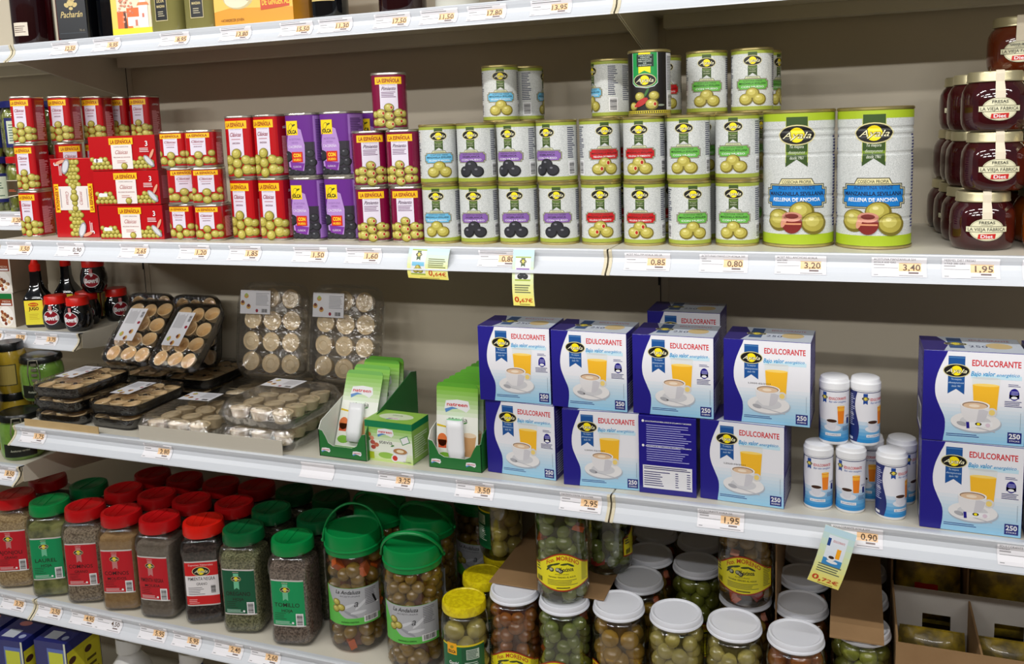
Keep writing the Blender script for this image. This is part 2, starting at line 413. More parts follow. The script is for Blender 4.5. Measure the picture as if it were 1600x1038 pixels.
for x, p, w_, og in ((.063, '1,50', 'under the left stack of red cans', 1), (.205, '0,90', 'under the upended red carton pack', 0), (.371, '2,65', 'under the stacked red carton packs', 1), (.517, '1,20', 'under the small red cans', 1),
                 (.634, '1,85', 'under the tall red cans', 1), (.777, '1,50', 'under the purple cans', 1), (.887, '1,60', 'under the maroon pimento olive cans', 1), (1.143, '0,80', 'beside the tall offer card', 1)):
    price_tag(x, YA, ZA, p, w_, orange=og)
for x, p, w_, t_ in ((1.393, '0,85', 'under the red-banner white cans', ('ACEIT RELL.PIM AYALA 300 GR',)), (1.51, '0,80', 'under the green-banner white cans', ('ACEITUNAS MANZ.C/H AYALA 300', 'GRS')), (1.621, '3,20', 'under the left big olive can', ('ACEIT RELL.ANCHOAS AYALA', '600 GRS')),
                 (1.754, '3,40', 'under the right big olive can', ('ACEITUNA MANZANILLA S/H', 'AYALA 600 GRS')), (1.845, '1,95', 'under the strawberry jam jars', ('MERMEL DIET FRESAS', 'V.FAB 280 GRS'))):
    price_tag(x, YA, ZA, p, w_, title=t_)
price_tag(1.944, YA, ZA, '', 'cut by the right frame edge under the jam shelf')
for x, p, w_ in ((.058, '1,75', 'under the black tartlet trays'), (.394, '2,80', 'under the clear tartlet trays'), (.933, '3,25', 'under the small green stevia box'), (1.087, '3,50', 'left of the sweetener boxes')):
    price_tag(x, YC, ZC, p, w_)
price_tag(.769, YC, ZC, '', 'blank, under the left green stevia display')
price_tag(1.278, YC, ZC, '2,95', 'at the shelf joint below the blue boxes', title=('NATREEN STEVIA 120 COMPR',))
price_tag(1.506, YC, ZC, '1,95', 'under the lower right blue box beside the tubs', title=('EDULCORANTE AYALA 250', 'SOBRES'))
price_tag(1.705, YC, ZC, '0,90', 'under the white sweetener tubs', title=('  EDULCORANTE AYALA 650',))
price_tag(1.926, YC, ZC, '', 'reading EDULCORANTE STICKS at the right frame edge', title=('EDULCORANTE', 'STICKS'))
for x, p, w_, og in ((-.066, '3,75', 'under the sesame seed jar', 1), (.043, '2,50', 'under the bay leaf jar', 1), (.141, '4,95', 'under the jar of whole cumin', 1), (.2125, '4,50', 'touching the 4,95 tag under the cumin jars', 0), (.332, '5,95', 'under the ground pepper jar', 1),
                 (.421, '5,95', 'under the peppercorn jar', 1), (.525, '2,40', 'under the oregano jar', 1), (.614, '2,60', 'under the thyme jar', 1)):
    price_tag(x, YD, ZD, p, w_, orange=og)
price_tag(-.052, -.324, 1.48, '1,20', 'on the left-bay rail beside the red cans')
price_tag(-.205, -.221, 1.182, '2,75', 'under the seasoning bottle')
price_tag(-.105, -.221, 1.182, '3,75', 'under the meat extract jars')
price_tag(-.283, -.221, 1.182, '2,10', 'cut by the left frame edge below the nut boxes')
price_tag(-.048, -.415, .929, '8,50', 'on the left-bay rail under the clip-top jar')

# offer cards that hang over the rail
def offer_card(loc, w, h, kind, price, label, deg=0, roll=0):
    A = Art(); Y1 = (250, 244, 140)
    [A.box(-w/2, w/2, -h*(q+1)/10, -h*q/10, ink(tuple(int(a*(1-q/9)+b*q/9) for a, b in zip((190, 220, 232), (252, 240, 120)))), 0) for q in range(10)]
    if kind == 'wide':
        u, cw, ch, vt = -w*.23, w*.36, h*.82, -h*.05
    elif kind == 'slim': u, cw, ch, vt = 0, w*.72, h*.42, -h*.12
    else: u, cw, ch, vt = 0, w*.6, h*.5, -h*.12
    if kind != 'tub':
        A.box(u-cw/2, u+cw/2, vt-ch, vt, ink((226, 226, 226)), 2); A.box(u-cw/2, u+cw/2, vt-ch, vt-ch+ch*.06, ink((160, 180, 60)), 3); A.box(u-cw/2, u+cw/2, vt-ch*.05, vt, ink((160, 180, 60)), 3)
        A.ribbon(u, vt-ch*.42, vt-ch*.06, cw*.26, (60, 84, 34), 3); A.ayala(u, vt-ch*.2, cw*.42, 4)
        col = (120, 190, 222) if kind == 'wide' else (140, 100, 176)
        A.box(u-cw*.42, u+cw*.42, vt-ch*.64, vt-ch*.48, ink(col), 3)
        dk = kind == 'slim'
        for a, b in ((0, -.7), (-.16, -.82), (.16, -.82)): A.olive(u+a*cw, vt+b*ch, cw*.17, 4, dark=dk)
    else:
        A.box(u-cw/2, u+cw/2, vt-ch, vt, ink((225, 232, 240)), 2); A.box(u-cw/2, u+cw/2, vt-ch, vt-ch*.75, ink((60, 140, 200)), 3); A.box(u-cw*.5, u-cw*.34, vt-ch*.35, vt-ch*.1, ink((30, 70, 140)), 3)
        A.text('EDULCORANTE', u+cw*.08, vt-ch*.2, ch*.07, ink((200, 50, 50)), 4, w=cw*.6); A.box(u+cw*.08, u+cw*.3, vt-ch*.7, vt-ch*.38, ink((250, 170, 30)), 4); A.ell(u-cw*.1, vt-ch*.74, cw*.22, ch*.07, ink(WHITE), 5); A.ell(u-cw*.1, vt-ch*.7, cw*.15, ch*.05, ink((60, 36, 26)), 6)
        A.ell(u, vt-ch*.85, cw*.3, ch*.05, ink(WHITE), 4)
    R = ink((206, 70, 26))
    if kind == 'wide':
        A.lines(w*.02, w*.46, -h*.62, -h*.3, 5, ink((110, 116, 70)), 3, .45, .2); A.text(price[:2], w*.03, -h*.88, h*.2, R, 4, al='L', bold=.02, w=w*.14); A.text(price[2:]+'€', w*.19, -h*.88, h*.13, R, 4, al='L', bold=.012, w=w*.27)
    else:
        A.lines(-w*.38, w*.38, -h*.77, -h*.6, 4, ink((110, 116, 90)), 3, .45, .2); A.text(price[:2], -w*.42, -h*.93, h*.1, R, 4, al='L', bold=.03, w=w*.3); A.text(price[2:]+'€', -w*.1, -h*.93, h*.07, R, 4, al='L', bold=.015, w=w*.52)
    A.lines(-w*.2, w*.3, -h*.99, -h*.955, 1, ink((150, 140, 60)), 3, .4)
    def f(u_, v_, off): return (u_, -.0015-off + .012*math.sin(-v_/h*2.4)*(-1), v_)
    o = A.build('offer_card', f, None, .012, [-h*k/8 for k in range(1, 8)], eps=.00006, base=.0006)
    B = Art(); B.box(-w/2, w/2, -h, 0, ink((246, 246, 226)), 0)
    # its paper back, so the card has thickness
    me = B.build('card_back', lambda a, b, c: (a, -.0009 + .012*math.sin(-b/h*2.4)*(-1), b), o, .012, [-h*k/8 for k in range(1, 8)])
    o.location = loc; o.rotation_euler = (0, roll, math.radians(deg)); tag(o, label, 'offer card', 'offer cards hanging from the rails'); return o
offer_card((1.019, YA-.004, ZA-.001), .076, .052, 'wide', '0,64', 'yellow offer card reading 0,64 with a light blue banner can', 0, .03)
offer_card((1.19, YA-.004, ZA-.001), .037, .092, 'slim', '0,67', 'tall narrow yellow offer card reading 0,67 with black olives')
offer_card((1.683, YC-.016, ZC-.004), .046, .088, 'tub', '0,72', 'tilted yellow offer card reading 0,72 with a picture of a sweetener tub', 8, .3)

# ------------------------------------------------------------------ tinned goods
M_gold = mat('gold_can_rim', (206, 190, 128), .28, metal=.85)
M_tin = mat('tin_lid', (196, 192, 180), .3, metal=.9)
M_speck = mat('speckled_white_print', (222, 224, 222), .34, noise=(900, .12, (186, 190, 188)))
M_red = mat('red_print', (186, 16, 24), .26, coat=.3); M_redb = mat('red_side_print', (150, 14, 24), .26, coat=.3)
M_maroon = mat('maroon_print', (124, 10, 58), .26, coat=.3); M_purple = mat('purple_print', (104, 44, 138), .28, coat=.3)
LIME = (168, 192, 40)
def can_body(t, R, H, n, asp=1.0, rim=M_gold):
    p = [(0, .0012), (R*.88, .0012), (R*.9, 0), (R*.965, 0), (R*1.0, .0012), (R*1.0, .0034), (R*.972, .0044), (R*.97, H-.0044), (R*1.0, H-.0034), (R*1.0, H-.0012), (R*.97, H), (R*.93, H), (R*.91, H-.0025), (R*.2, H-.003), (0, H-.003)]
    return lathe('can_body', p, rim, t, 56, n, asp)
def finish_can(A, t, R, H, n, asp=1.0, step=.0042):
    P = Path(R*.975, n, asp); A.build('label', on_path(P), t, step)
BAN = {'blue': ((108, 184, 222), 'MANZANILLA SEVILLANA', 'RELLENA DE ANCHOA'), 'purple': ((136, 96, 172), 'ACEITUNA NEGRA', 'HOJIBLANCA CON HUESO'),
       'red': ((196, 24, 30), 'MANZANILLA SEVILLANA', 'RELLENA DE PIMIENTO'), 'green': ((104, 182, 74), 'MANZANILLA SEVILLANA', 'CON HUESO')}
def banner(A, u, v, w, h, col, L=3):
    for k, (c, g) in enumerate((((60, 60, 50), 1.0), ((226, 222, 180), .965), ((50, 48, 50), .94), (col, .91))):
        a, b = w/2*g, h/2*(1-(1-g)*2.0); e = h*.16
        A.poly([(u-a, v-b+e), (u-a+e, v-b+e), (u-a+e, v-b), (u+a-e, v-b), (u+a-e, v-b+e), (u+a, v-b+e), (u+a, v+b-e), (u+a-e, v+b-e), (u+a-e, v+b), (u-a+e, v+b), (u-a+e, v+b-e), (u-a, v+b-e)], ink(col if k == 3 else c), L+k)
def white_can(kind):
    R, H, n = .0342, .104, 2.15; t = thing('olive_can', 'can'); can_body(t, R, H, n); P = Path(R*.975, n); A = Art()
    A.wrap(P, .0045, H-.0045, M_speck); A.wrap(P, .0045, .0105, ink((158, 170, 62)), L=1); A.wrap(P, H-.0095, H-.0045, ink((158, 170, 62)), L=1)
    col, l1, l2 = BAN[kind]
    A.ribbon(0, .0585, H-.007, .0145, (62, 84, 34), 2); A.ribbon(0, .067, .0705, .0145, (120, 140, 70), 3) if 0 else A.box(-.0072, .0072, .0715, .0735, ink((110, 134, 66)), 3)
    A.ayala(0, .0835, .0275, 4); A.text('Tu mejor', 0, .069, .0022, ink((220, 226, 190)), 4, w=.010, shear=.3); A.text('aceituna', 0, .0655, .0022, ink((220, 226, 190)), 4, w=.010, shear=.3)
    A.poly([(-.0135, .0545), (.0135, .0545), (.0105, .0585), (-.0105, .0585)], ink((70, 74, 40)), 2); A.poly([(-.0125, .055), (.0125, .055), (.01, .0578), (-.01, .0578)], ink((214, 216, 176)), 3)
    A.text('COSECHA PROPIA', 0, .0554, .0017, ink((90, 96, 50)), 4, w=.017)
    banner(A, 0, .0455, .053, .0185, col)
    A.text('ACEITUNA VERDE' if kind != 'purple' else 'ACEITUNA NEGRA', 0, .0498, .0026, ink((60, 60, 50)), 7, w=.03); 
    A.text(l1 if kind != 'purple' else 'HOJIBLANCA', 0, .0453, .0032, ink((20, 30, 20)), 7, w=.043 if kind != 'purple' else .03, bold=.012); A.text(l2 if kind != 'purple' else 'CON HUESO', 0, .0402, .0029, ink(WHITE), 7, w=.036, bold=.012)
    dk = kind == 'purple'
    for a, b in ((0, .031), (-.0105, .0215), (.0108, .0215)): A.olive(a, b, .0098, 8, dark=dk, stuffed=(kind == 'red' and a <= 0), n=18)
    for q in (1, -1):
        A.lines(q*.046-.009, q*.046+.009, .04, .092, 16, ink((70, 72, 96)), 2, .5, .45, seed=4+q); A.barcode(q*.046-.008, q*.046+.008, .012, .036, 2, vert=True)
        A.lines(q*.074-.010, q*.074+.010, .03, .092, 18, ink((90, 92, 110)), 2, .45, .5, seed=8+q)
    banner(A, P.T/2, .0455, .05, .0185, col); A.ribbon(P.T/2, .0585, H-.007, .0145, (62, 84, 34), 2); A.ayala(P.T/2, .0835, .0245, 4)
    finish_can(A, t, R, H, n); return t
def big_can():
    R, H = .0545, .2097; t = thing('large_olive_can', 'can')
    p = [(0, .0015), (R*.9, .0015), (R*.92, 0), (R*.965, 0), (R, .0015), (R, .004), (R*.975, .005)]
    def rr(z):   # stiffening beads
        for c in (.045, .078, .142, .168, .178):
            if abs(z-c) < .0035: return R*.975 - .0011*math.cos((z-c)/.0035*PI/2)
        return R*.975
    z = .008
    while z < H-.008: p.append((rr(z)-.0004, z)); z += .00117
    p += [(R*.975, H-.005), (R, H-.004), (R, H-.0015), (R*.97, H), (R*.94, H), (R*.925, H-.004), (0, H-.004)]
    lathe('can_body', p, M_gold, t, 72, 2.0)
    P = Path(1.0, 2.0); A = Art(); Rr = R*.975
    PT = 2*PI*Rr
    class Q: T = PT
    vs = []
    A.wrap(Q, .0055, H-.0055, M_speck); A.wrap(Q, .0055, .021, ink(LIME), L=1); A.wrap(Q, H-.017, H-.0055, ink(LIME), L=1)
    # green ribbon and oval
    A.ribbon(0, .1235, H-.011, .0325, (52, 78, 26), 2); A.box(-.01625, -.0155, .13, H-.011, ink((190, 200, 80)), 3); A.box(.0155, .01625, .13, H-.011, ink((190, 200, 80)), 3); A.box(-.0155, .0155, .142, .146, ink((128, 160, 50)), 3)
    A.ayala(0, .1715, .051, 4)
    for i, (s_, w_) in enumerate((('Te mejora', .020), ('desayunos', .024), ('desde 1961', .020))): A.text(s_ if i != 2 else 'desde 1961', 0, .152-i*.0085, .0048, ink((232, 238, 220)), 4, w=w_, shear=.25)
    A.poly([(-.028, .0965), (.028, .0965), (.0225, .1065), (-.0225, .1065)], ink((70, 66, 40)), 2); A.poly([(-.0262, .0975), (.0262, .0975), (.0215, .1052), (-.0215, .1052)], ink((232, 222, 170)), 3)
    A.text('COSECHA PROPIA', 0, .0988, .0048, ink((40, 46, 30)), 4, w=.043, bold=.01)
    banner(A, 0, .0795, .098, .037, (20, 122, 200))
    A.text('ACEITUNA VERDE', 0, .0895, .0052, ink((24, 60, 120)), 7, w=.055); A.text('MANZANILLA SEVILLANA', 0, .0805, .0058, ink((14, 26, 60)), 7, w=.084, bold=.02); A.text('RELLENA DE ANCHOA', 0, .0715, .0056, ink(WHITE), 7, w=.072, bold=.02)
    A.olive(-.026, .043, .0175, 8, n=24); A.olive(.008, .0555, .0165, 12, n=24); A.olive(.0265, .038, .0175, 16, n=24)
    A.ell(-.006, .038, .0145, .0155, ink((126, 34, 30)), 20, 20); A.ell(-.006, .048, .0145, .0075, ink((206, 140, 120)), 21, 20); A.ell(-.006, .049, .0095, .004, ink((120, 44, 40)), 22, 16)
    A.ell(-.017, .043, .004, .0125, ink((214, 150, 126)), 21, 14, -.3); A.box(-.019, .007, .036, .0385, ink((220, 150, 110)), 22)
    for q in (1, -1):
        A.lines(q*.085-.018, q*.085+.018, .03, .17, 30, ink((40, 44, 120)), 2, .45, .5, seed=q+5); A.barcode(q*.125-.012, q*.125+.012, .03, .08, 2)
    def f(u, v, off):
        a = u/Rr; r = rr(v)+off; return (r*math.sin(a), -r*math.cos(a), v)
    cuts = sorted([c+d*.00117 for c in (.045, .078, .142, .168, .178) for d in (-3, -2, -1, 0, 1, 2, 3)])
    A.build('label', f, t, .0045, cuts); return t
def espanola(R, H, n, kind='red', asp=1.0):
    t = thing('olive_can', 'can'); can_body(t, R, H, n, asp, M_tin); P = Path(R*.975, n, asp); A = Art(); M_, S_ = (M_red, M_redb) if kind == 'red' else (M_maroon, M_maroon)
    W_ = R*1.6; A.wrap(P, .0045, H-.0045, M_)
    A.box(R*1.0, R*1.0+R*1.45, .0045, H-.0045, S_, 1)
    A.box(-W_*.31, W_*.31, H*.34, H*.88, ink((226, 218, 232)), 2); A.text('COMO NINGUNA', 0, H*.775, H*.014, ink((110, 90, 110)), 3, w=W_*.5)
    A.box(-W_*.47, W_*.47, H*.795, H*.92, ink(GOLDY), 3); A.text('LA ESPAÑOLA', 0, H*.825, H*.066, ink((150, 20, 24)), 4, w=W_*.78, bold=.03)
    if kind == 'red':
        A.text('Clásicas', 0, H*.67, H*.065, ink((150, 40, 60)), 4, w=W_*.5, shear=.4, bold=.012); A.lines(-W_*.2, W_*.2, H*.6, H*.65, 1, ink((190, 140, 150)), 3, .3, .2); A.text('ANCHOA', 0, H*.55, H*.028, ink((110, 30, 60)), 4, w=W_*.34, bold=.02)
    else:
        A.text('Pimiento', 0, H*.69, H*.065, ink((80, 50, 80)), 4, w=W_*.5, shear=.4, bold=.012); A.lines(-W_*.26, W_*.26, H*.56, H*.67, 4, ink((120, 90, 120)), 3, .45, .2)
    rad = {.0712: .0082, .0995: .0082, .119: .0102, .1005: .0083}.get(H, .0085); fill = H*(.47 if H > .09 else .42); rnd = random.Random(int(H*1e4))
    ncol = 3; k = 0
    for c in (0, 2, 1):
        u = (c-1)*rad*1.92; v = .0048+rad*(.55 if c == 1 else 1.15)
        while v < fill-rad*(.0 if c == 1 else .75):
            A.olive(u+rnd.uniform(-.1, .1)*rad, v, rad*rnd.uniform(.95, 1.04), 5+(c == 1)*5, stuffed=(kind != 'red'), n=16, rot=rnd.uniform(-.3, .3)); v += rad*1.78
    for c in (-1, 1):
        for j in range(2): A.olive(c*rad*3.1, .006+rad*(.9+1.7*j), rad*.8, 4, stuffed=False, n=12)
    A.lines(R*1.25, R*1.25+R*.95, .008, H*.66, 26, ink((226, 150, 160) if kind == 'red' else (206, 110, 150)), 2, .6, .45, seed=12)
    A.text('¡LLÉVATELA!', R*1.75, H*.78, H*.035, ink(WHITE), 3, w=R*.8, bold=.02)
    A.lines(-R*2.6, -R*1.6, H*.3, H*.9, 16, ink((226, 190, 196)), 2, .5, .45, seed=15); A.barcode(-R*2.2, -R*1.35, .007, H*.27, 2, vert=True)
    # back of the tin carries the front design again
    A.box(P.T/2-W_*.31, P.T/2+W_*.31, H*.34, H*.88, ink((226, 218, 232)), 2); A.box(P.T/2-W_*.42, P.T/2+W_*.42, H*.845, H*.955, ink(GOLDY), 3)
    finish_can(A, t, R, H, n, asp); return t
def purple_can():
    R, H, n = .0335, .119, 5.0; t = thing('olive_can', 'can'); can_body(t, R, H, n, 1.0, M_tin); P = Path(R*.975, n); A = Art()
    A.wrap(P, .0045, H-.0045, M_purple); w_ = R*.93
    A.box(-w_, w_, .0045, H*.55, ink((46, 40, 52)), 1)
    for i in range(12): A.olive(-.022+(i % 4)*.0145+(.004 if i//4 % 2 else 0), .011+(i//4)*.0165, .0078, 2, dark=True, n=14)
    A.poly([(-w_*.75, .02), (w_*.25, .012), (w_*.36, .03), (w_*.4, H*.5), (w_*.2, H*.74), (-w_*.6, H*.83), (-w_*.85, H*.5)], ink((178, 138, 204)), 7)
    A.poly([(-w_*.6, .016), (w_*.15, .012), (w_*.32, .026), (-w_*.66, .03)], ink((120, 50, 150)), 8)
    A.box(-w_*.8, -w_*.02, H*.66, H*.88, ink(GOLDY), 8); A.box(-w_*.78, -w_*.04, H*.665, H*.875, ink((250, 214, 20)), 9); A.text('JOLCA', -w_*.41, H*.685, H*.055, ink(BLACK), 10, w=w_*.66, bold=.05)
    A.ell(-w_*.5, H*.79, .004, .0065, ink((90, 90, 20)), 10, 12, -.5); A.ell(-w_*.5, H*.79, .0032, .0055, ink((250, 214, 20)), 11, 12, -.5); A.ell(-w_*.3, H*.81, .005, .0018, ink((90, 90, 20)), 10, 10, .4)
    A.text('ACEITUNA', -w_*.25, H*.58, H*.03, ink((150, 110, 176)), 9, w=w_*.8); A.text('NEGRA', -w_*.25, H*.53, H*.03, ink((150, 110, 176)), 9, w=w_*.45); A.text('CACEREÑA', -w_*.25, H*.46, H*.042, ink((240, 232, 246)), 9, w=w_*.92)
    A.olive(-w_*.82, H*.33, .0105, 9, dark=True); A.box(-w_*.5, w_*.22, H*.24, H*.4, ink((206, 44, 28)), 13); A.text('CON', -w_*.14, H*.32, H*.055, ink((250, 210, 40)), 14, w=w_*.52, bold=.05); A.text('HUESO', -w_*.14, H*.26, H*.035, ink((250, 210, 40)), 14, w=w_*.52, bold=.03)
    A.text('CLÁSICAS', -w_*.2, H*.155, H*.03, ink((232, 220, 240)), 9, w=w_*.55)
    q = P.T/4
    A.box(q-R*.86, q+R*.86, .006, H-.006, ink((164, 118, 198)), 1); A.lines(q-R*.7, q+R*.5, .03, H-.012, 26, ink((74, 34, 104)), 2, .55, .4); A.barcode(-q-R*.4, -q+R*.4, .01, .05, 2)
    finish_can(A, t, R, H, n, 1.0); return t
def black_can():
    R, H, n = .0342, .104, 2.15; t = thing('olive_can', 'can'); can_body(t, R, H, n); P = Path(R*.975, n); A = Art()
    A.wrap(P, .0045, H-.0045, ink((26, 22, 20))); 
    g = (22, 148, 70); A.poly([(-.024, .052), (-.018, .0465), (0, .044), (.012, .0465), (.018, .052), (.018, H-.0048), (-.024, H-.0048)], ink(WHITE), 1)
    A.poly([(-.0232, .0525), (-.0175, .0475), (0, .045), (.0115, .0475), (.0172, .0525), (.0172, H-.0048), (-.0232, H-.0048)], ink(g), 2)
    A.poly([(-.0125, .067), (-.003, .0715), (.0065, .067), (.0065, H-.0048), (-.0125, H-.0048)], ink(YEL), 3)
    A.box(-.0155, .0115, .0775, .0965, ink((14, 40, 30)), 4)
    for i, s_ in enumerate(('ACEITUNAS', 'VERDES', 'MANZANILLAS', 'RELLENAS', 'DE', 'PIMIENTO')): A.text(s_, -.002, .0938-i*.003, .0021, ink((214, 226, 214)), 5, w=min(.021, .0025*len(s_)))
    A.ayala(-.003, .0565, .034, 5)
    A.olive(-.011, .031, .0075, 5, n=18); A.olive(.0115, .032, .0075, 9, n=18); A.olive(.008, .0185, .009, 13, stuffed=True, n=18); A.olive(-.0225, .016, .007, 5, stuffed=True)
    A.ell(-.008, .022, .0115, .0048, ink((184, 44, 40)), 11, 16, .55); A.ell(.0, .0375, .0075, .002, ink((54, 110, 50)), 8, 12, 1.1); A.ell(.022, .017, .007, .0016, ink((140, 150, 130)), 8, 10)
    A.wrap(P, .0045, .009, ink((214, 196, 60)), L=2)
    for k in range(60): A.box(P.T*k/60, P.T*k/60+.0018, .0052, .0082, ink((60, 54, 20)), 3)
    A.box(.034, .062, .0095, H-.006, ink((214, 214, 220)), 2); A.lines(.036, .058, .04, H-.01, 22, ink((80, 80, 90)), 3, .5, .4); A.barcode(.036, .056, .012, .036, 3, vert=True)
    finish_can(A, t, R, H, n); return t
def carton_pack():
    """sleeve of three small red tins, lying"""
    w, d, h = .152, .056, .0695; t = thing('carton_pack', 'carton')
    bm = bmesh.new(); add_box(bm, -w/2, w/2, -d/2, d/2, 0.0006, h-.0006); bm_obj('sleeve', bm, M_red, t)
    for s in (-1, 1):
        bm = bmesh.new(); add_box(bm, s*(w/2), s*(w/2+.0008), -d/2+.001, d/2-.001, .001, h-.001); bmesh.ops.recalc_face_normals(bm, faces=bm.faces); e = bm_obj('end_flap', bm, mat('dark_red_carton', (134, 14, 36), .4), t)
        A = Art(); A.lines(-.02, .02, .012, h-.012, 16, ink((196, 110, 130)), 0, .5, .4); A.build('flap_print', on_right(w/2+.0008) if s > 0 else on_left(-w/2-.0008), e)
    for sd in (0, 1):
        A = Art(); v0 = .002
        rnd = random.Random(3)
        for r in range(3):
            for c in range(15):
                u = -w/2+.006+c*.0101+(.005 if r % 2 else 0); v = .0075+(2-r)*.0078
                if r == 0 and (c % 3 == 1): continue
                if -w*.17 < u < w*.17 and r < 2 or u > w/2-.006: continue
                A.olive(u, v, .0052, 1+(r % 2)*4, n=10)
        A.box(-w*.155, w*.155, .003, h*.82, ink((236, 228, 224)), 10); A.olive(.004, .0085, .0068, 12, n=16)
        A.box(-w*.18, w*.18, h*.74, h*.93, ink(GOLDY), 12); A.text('LA ESPAÑOLA', 0, h*.77, h*.11, ink((150, 20, 24)), 13, w=w*.31, bold=.03)
        A.text('COMO NINGUNA', 0, h*.66, h*.035, ink((120, 90, 90)), 12, w=w*.22); A.text('Clásicas', 0, h*.47, h*.12, ink((170, 60, 60)), 12, w=w*.19, shear=.4); A.text('RELLENAS DE ANCHOA', 0, h*.36, h*.035, ink((150, 60, 60)), 12, w=w*.25); A.lines(-.012, .012, h*.2, h*.3, 2, ink((196, 140, 130)), 12, .4)
        A.text('3', w*.38, h*.68, h*.15, ink(WHITE), 12, bold=.02); A.lines(w*.27, w*.41, h*.5, h*.64, 3, ink((240, 200, 200)), 12, .5, .1)
        A.ell(w*.4, h*.25, .0155, .0062, ink((150, 150, 156)), 13, 16, -.8); A.ell(w*.395, h*.26, .0125, .0042, ink((210, 210, 216)), 14, 16, -.8); A.ell(w*.445, h*.45, .003, .011, ink((224, 160, 130)), 13, 12, -.5)
        A.ell(-w*.4, h*.3, .0055, .0042, ink(WHITE), 12, 12); A.box(-w*.4, -w*.3, h*.25, h*.35, ink(WHITE), 12)
        A.build('front_print' if not sd else 'back_print', on_front(-d/2) if not sd else on_back(d/2), t, base=.0003)
    A = Art(); A.box(-.02, .02, -.012, .012, ink((236, 228, 224)), 0); A.box(-.025, .025, .010, .017, ink(GOLDY), 1); A.build('top_print', on_top(h-.0004), t, base=.0003)
    return t

CW = 'white olive cans in two tiers'; 
X_A = [(1.009, -.3374), (1.0809, -.3372), (1.1519, -.331), (1.2246, -.3282), (1.297, -.322), (1.3713, -.3264), (1.4451, -.3266), (1.5193, -.3172)]
kinds = ['blue', 'purple', 'purple', 'purple', 'red', 'red', 'green', 'green']
PR = {k: white_can(k) for k in BAN}
base = [25.8, 23, 20.6, 17.9, 15.2, 12.4, 9.7, 6.8]
dlo = [-19, -18, -12, -8, -4, -13, 9, -10]; dup = [0, -19, -28, -31, 13, -15, -12, -11]
ordn = {0: 'leftmost column', 1: 'left purple column', 2: 'middle purple column', 3: 'right purple column', 4: 'left red column', 5: 'right red column', 6: 'left green column', 7: 'right green column'}
for i, (x, y) in enumerate(X_A):
    k = kinds[i]
    place(PR[k], x, y, ZA, base[i]+dlo[i], 'white olive can with a %s banner, lower tier, %s' % (k, ordn[i]), CW)
    place(PR[k], x+.0012*((i*7) % 3-1), y-.001, ZA+.104, base[i]+dup[i], 'white olive can with a %s banner, upper tier, %s' % (k, ordn[i]), CW)
GB = 'white olive cans stored behind the front row'
for i in (0, 1, 3, 4, 5, 6, 7):
    for r in ((1, 2, 3) if i == 1 else (1, 2) if i in (0, 4, 5, 6, 7) else ()):
        for tt in (0, 1):
            x, y = X_A[i]
            if i in (0, 1) and r == 1: pass
            place(PR[kinds[i]], x, y+.071*r, ZA+.104*tt, base[i]+[60, -50, 20][(i+r+tt) % 3], '%s-banner can in row %s behind the front, %s tier, %s' % (kinds[i], ('two', 'three', 'four')[r-1], 'lower' if tt == 0 else 'upper', ordn[i]), GB)
GT = 'white olive cans of the topmost tier'
z3 = ZA+.208
place(PR['blue'], 1.073, -.197, z3, 22, 'single white can with a blue banner standing alone on top of the white rows', GT)
place(PR['blue'], 1.099, -.128, z3, 100, 'white can turned side-on, right behind the lone blue-banner can', GT)
place(PR['blue'], 1.281, -.185, z3, -55, 'white can turned to its small print, left of the black can', GT)
place(black_can(), 1.382, -.325, z3, 4, 'black olive can with a green and yellow badge on top of the white cans')
place(PR['red'], 1.374, -.184, z3, 21, 'white can with a red banner half hidden behind the black can', GT)
place(PR['green'], 1.4595, -.232, z3, 8, 'upper white can with a green banner, just right of the black can', GT)
place(PR['green'], 1.533, -.23, z3, 7, 'upper white can with a green banner, rightmost of the top tier', GT)
place(PR['green'], 1.5395, -.16, z3, 70, 'white can side-on behind the rightmost green-banner top can', GT)
bc = big_can()
place(bc, 1.6112, -.3027, ZA, 0, 'big ribbed olive can with a blue banner, left of the two', 'large ribbed olive cans')
place(bc, 1.7212, -.3108, ZA, -2.5, 'big ribbed olive can with a blue banner, right of the two', 'large ribbed olive cans')

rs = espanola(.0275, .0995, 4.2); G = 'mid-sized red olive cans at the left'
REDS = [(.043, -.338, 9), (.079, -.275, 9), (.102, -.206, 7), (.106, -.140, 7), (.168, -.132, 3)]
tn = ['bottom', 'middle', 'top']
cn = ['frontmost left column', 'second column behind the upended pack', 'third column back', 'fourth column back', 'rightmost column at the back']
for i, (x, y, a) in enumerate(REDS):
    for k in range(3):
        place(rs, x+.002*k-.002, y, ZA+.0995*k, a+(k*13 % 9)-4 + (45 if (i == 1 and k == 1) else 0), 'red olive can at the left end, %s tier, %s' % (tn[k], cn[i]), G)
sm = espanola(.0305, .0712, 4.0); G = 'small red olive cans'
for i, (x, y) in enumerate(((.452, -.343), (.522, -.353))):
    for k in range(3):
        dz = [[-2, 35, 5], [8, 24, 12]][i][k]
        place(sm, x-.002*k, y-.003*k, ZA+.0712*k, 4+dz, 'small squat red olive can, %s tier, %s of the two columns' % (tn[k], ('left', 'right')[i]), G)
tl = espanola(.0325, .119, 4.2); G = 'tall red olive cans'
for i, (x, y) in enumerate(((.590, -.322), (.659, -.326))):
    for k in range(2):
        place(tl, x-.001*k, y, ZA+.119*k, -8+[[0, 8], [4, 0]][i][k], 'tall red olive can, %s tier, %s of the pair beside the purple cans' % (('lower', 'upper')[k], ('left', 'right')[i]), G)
pc = purple_can(); G = 'purple black-olive cans'
for i, (x, y) in enumerate(((.732, -.325), (.8025, -.318))):
    for k in range(2):
        place(pc, x-.001*k, y, ZA+.119*k, 1+[[0, 1], [2, 0]][i][k], 'purple black-olive can, %s tier, %s column' % (('lower', 'upper')[k], ('left', 'right')[i]), G)
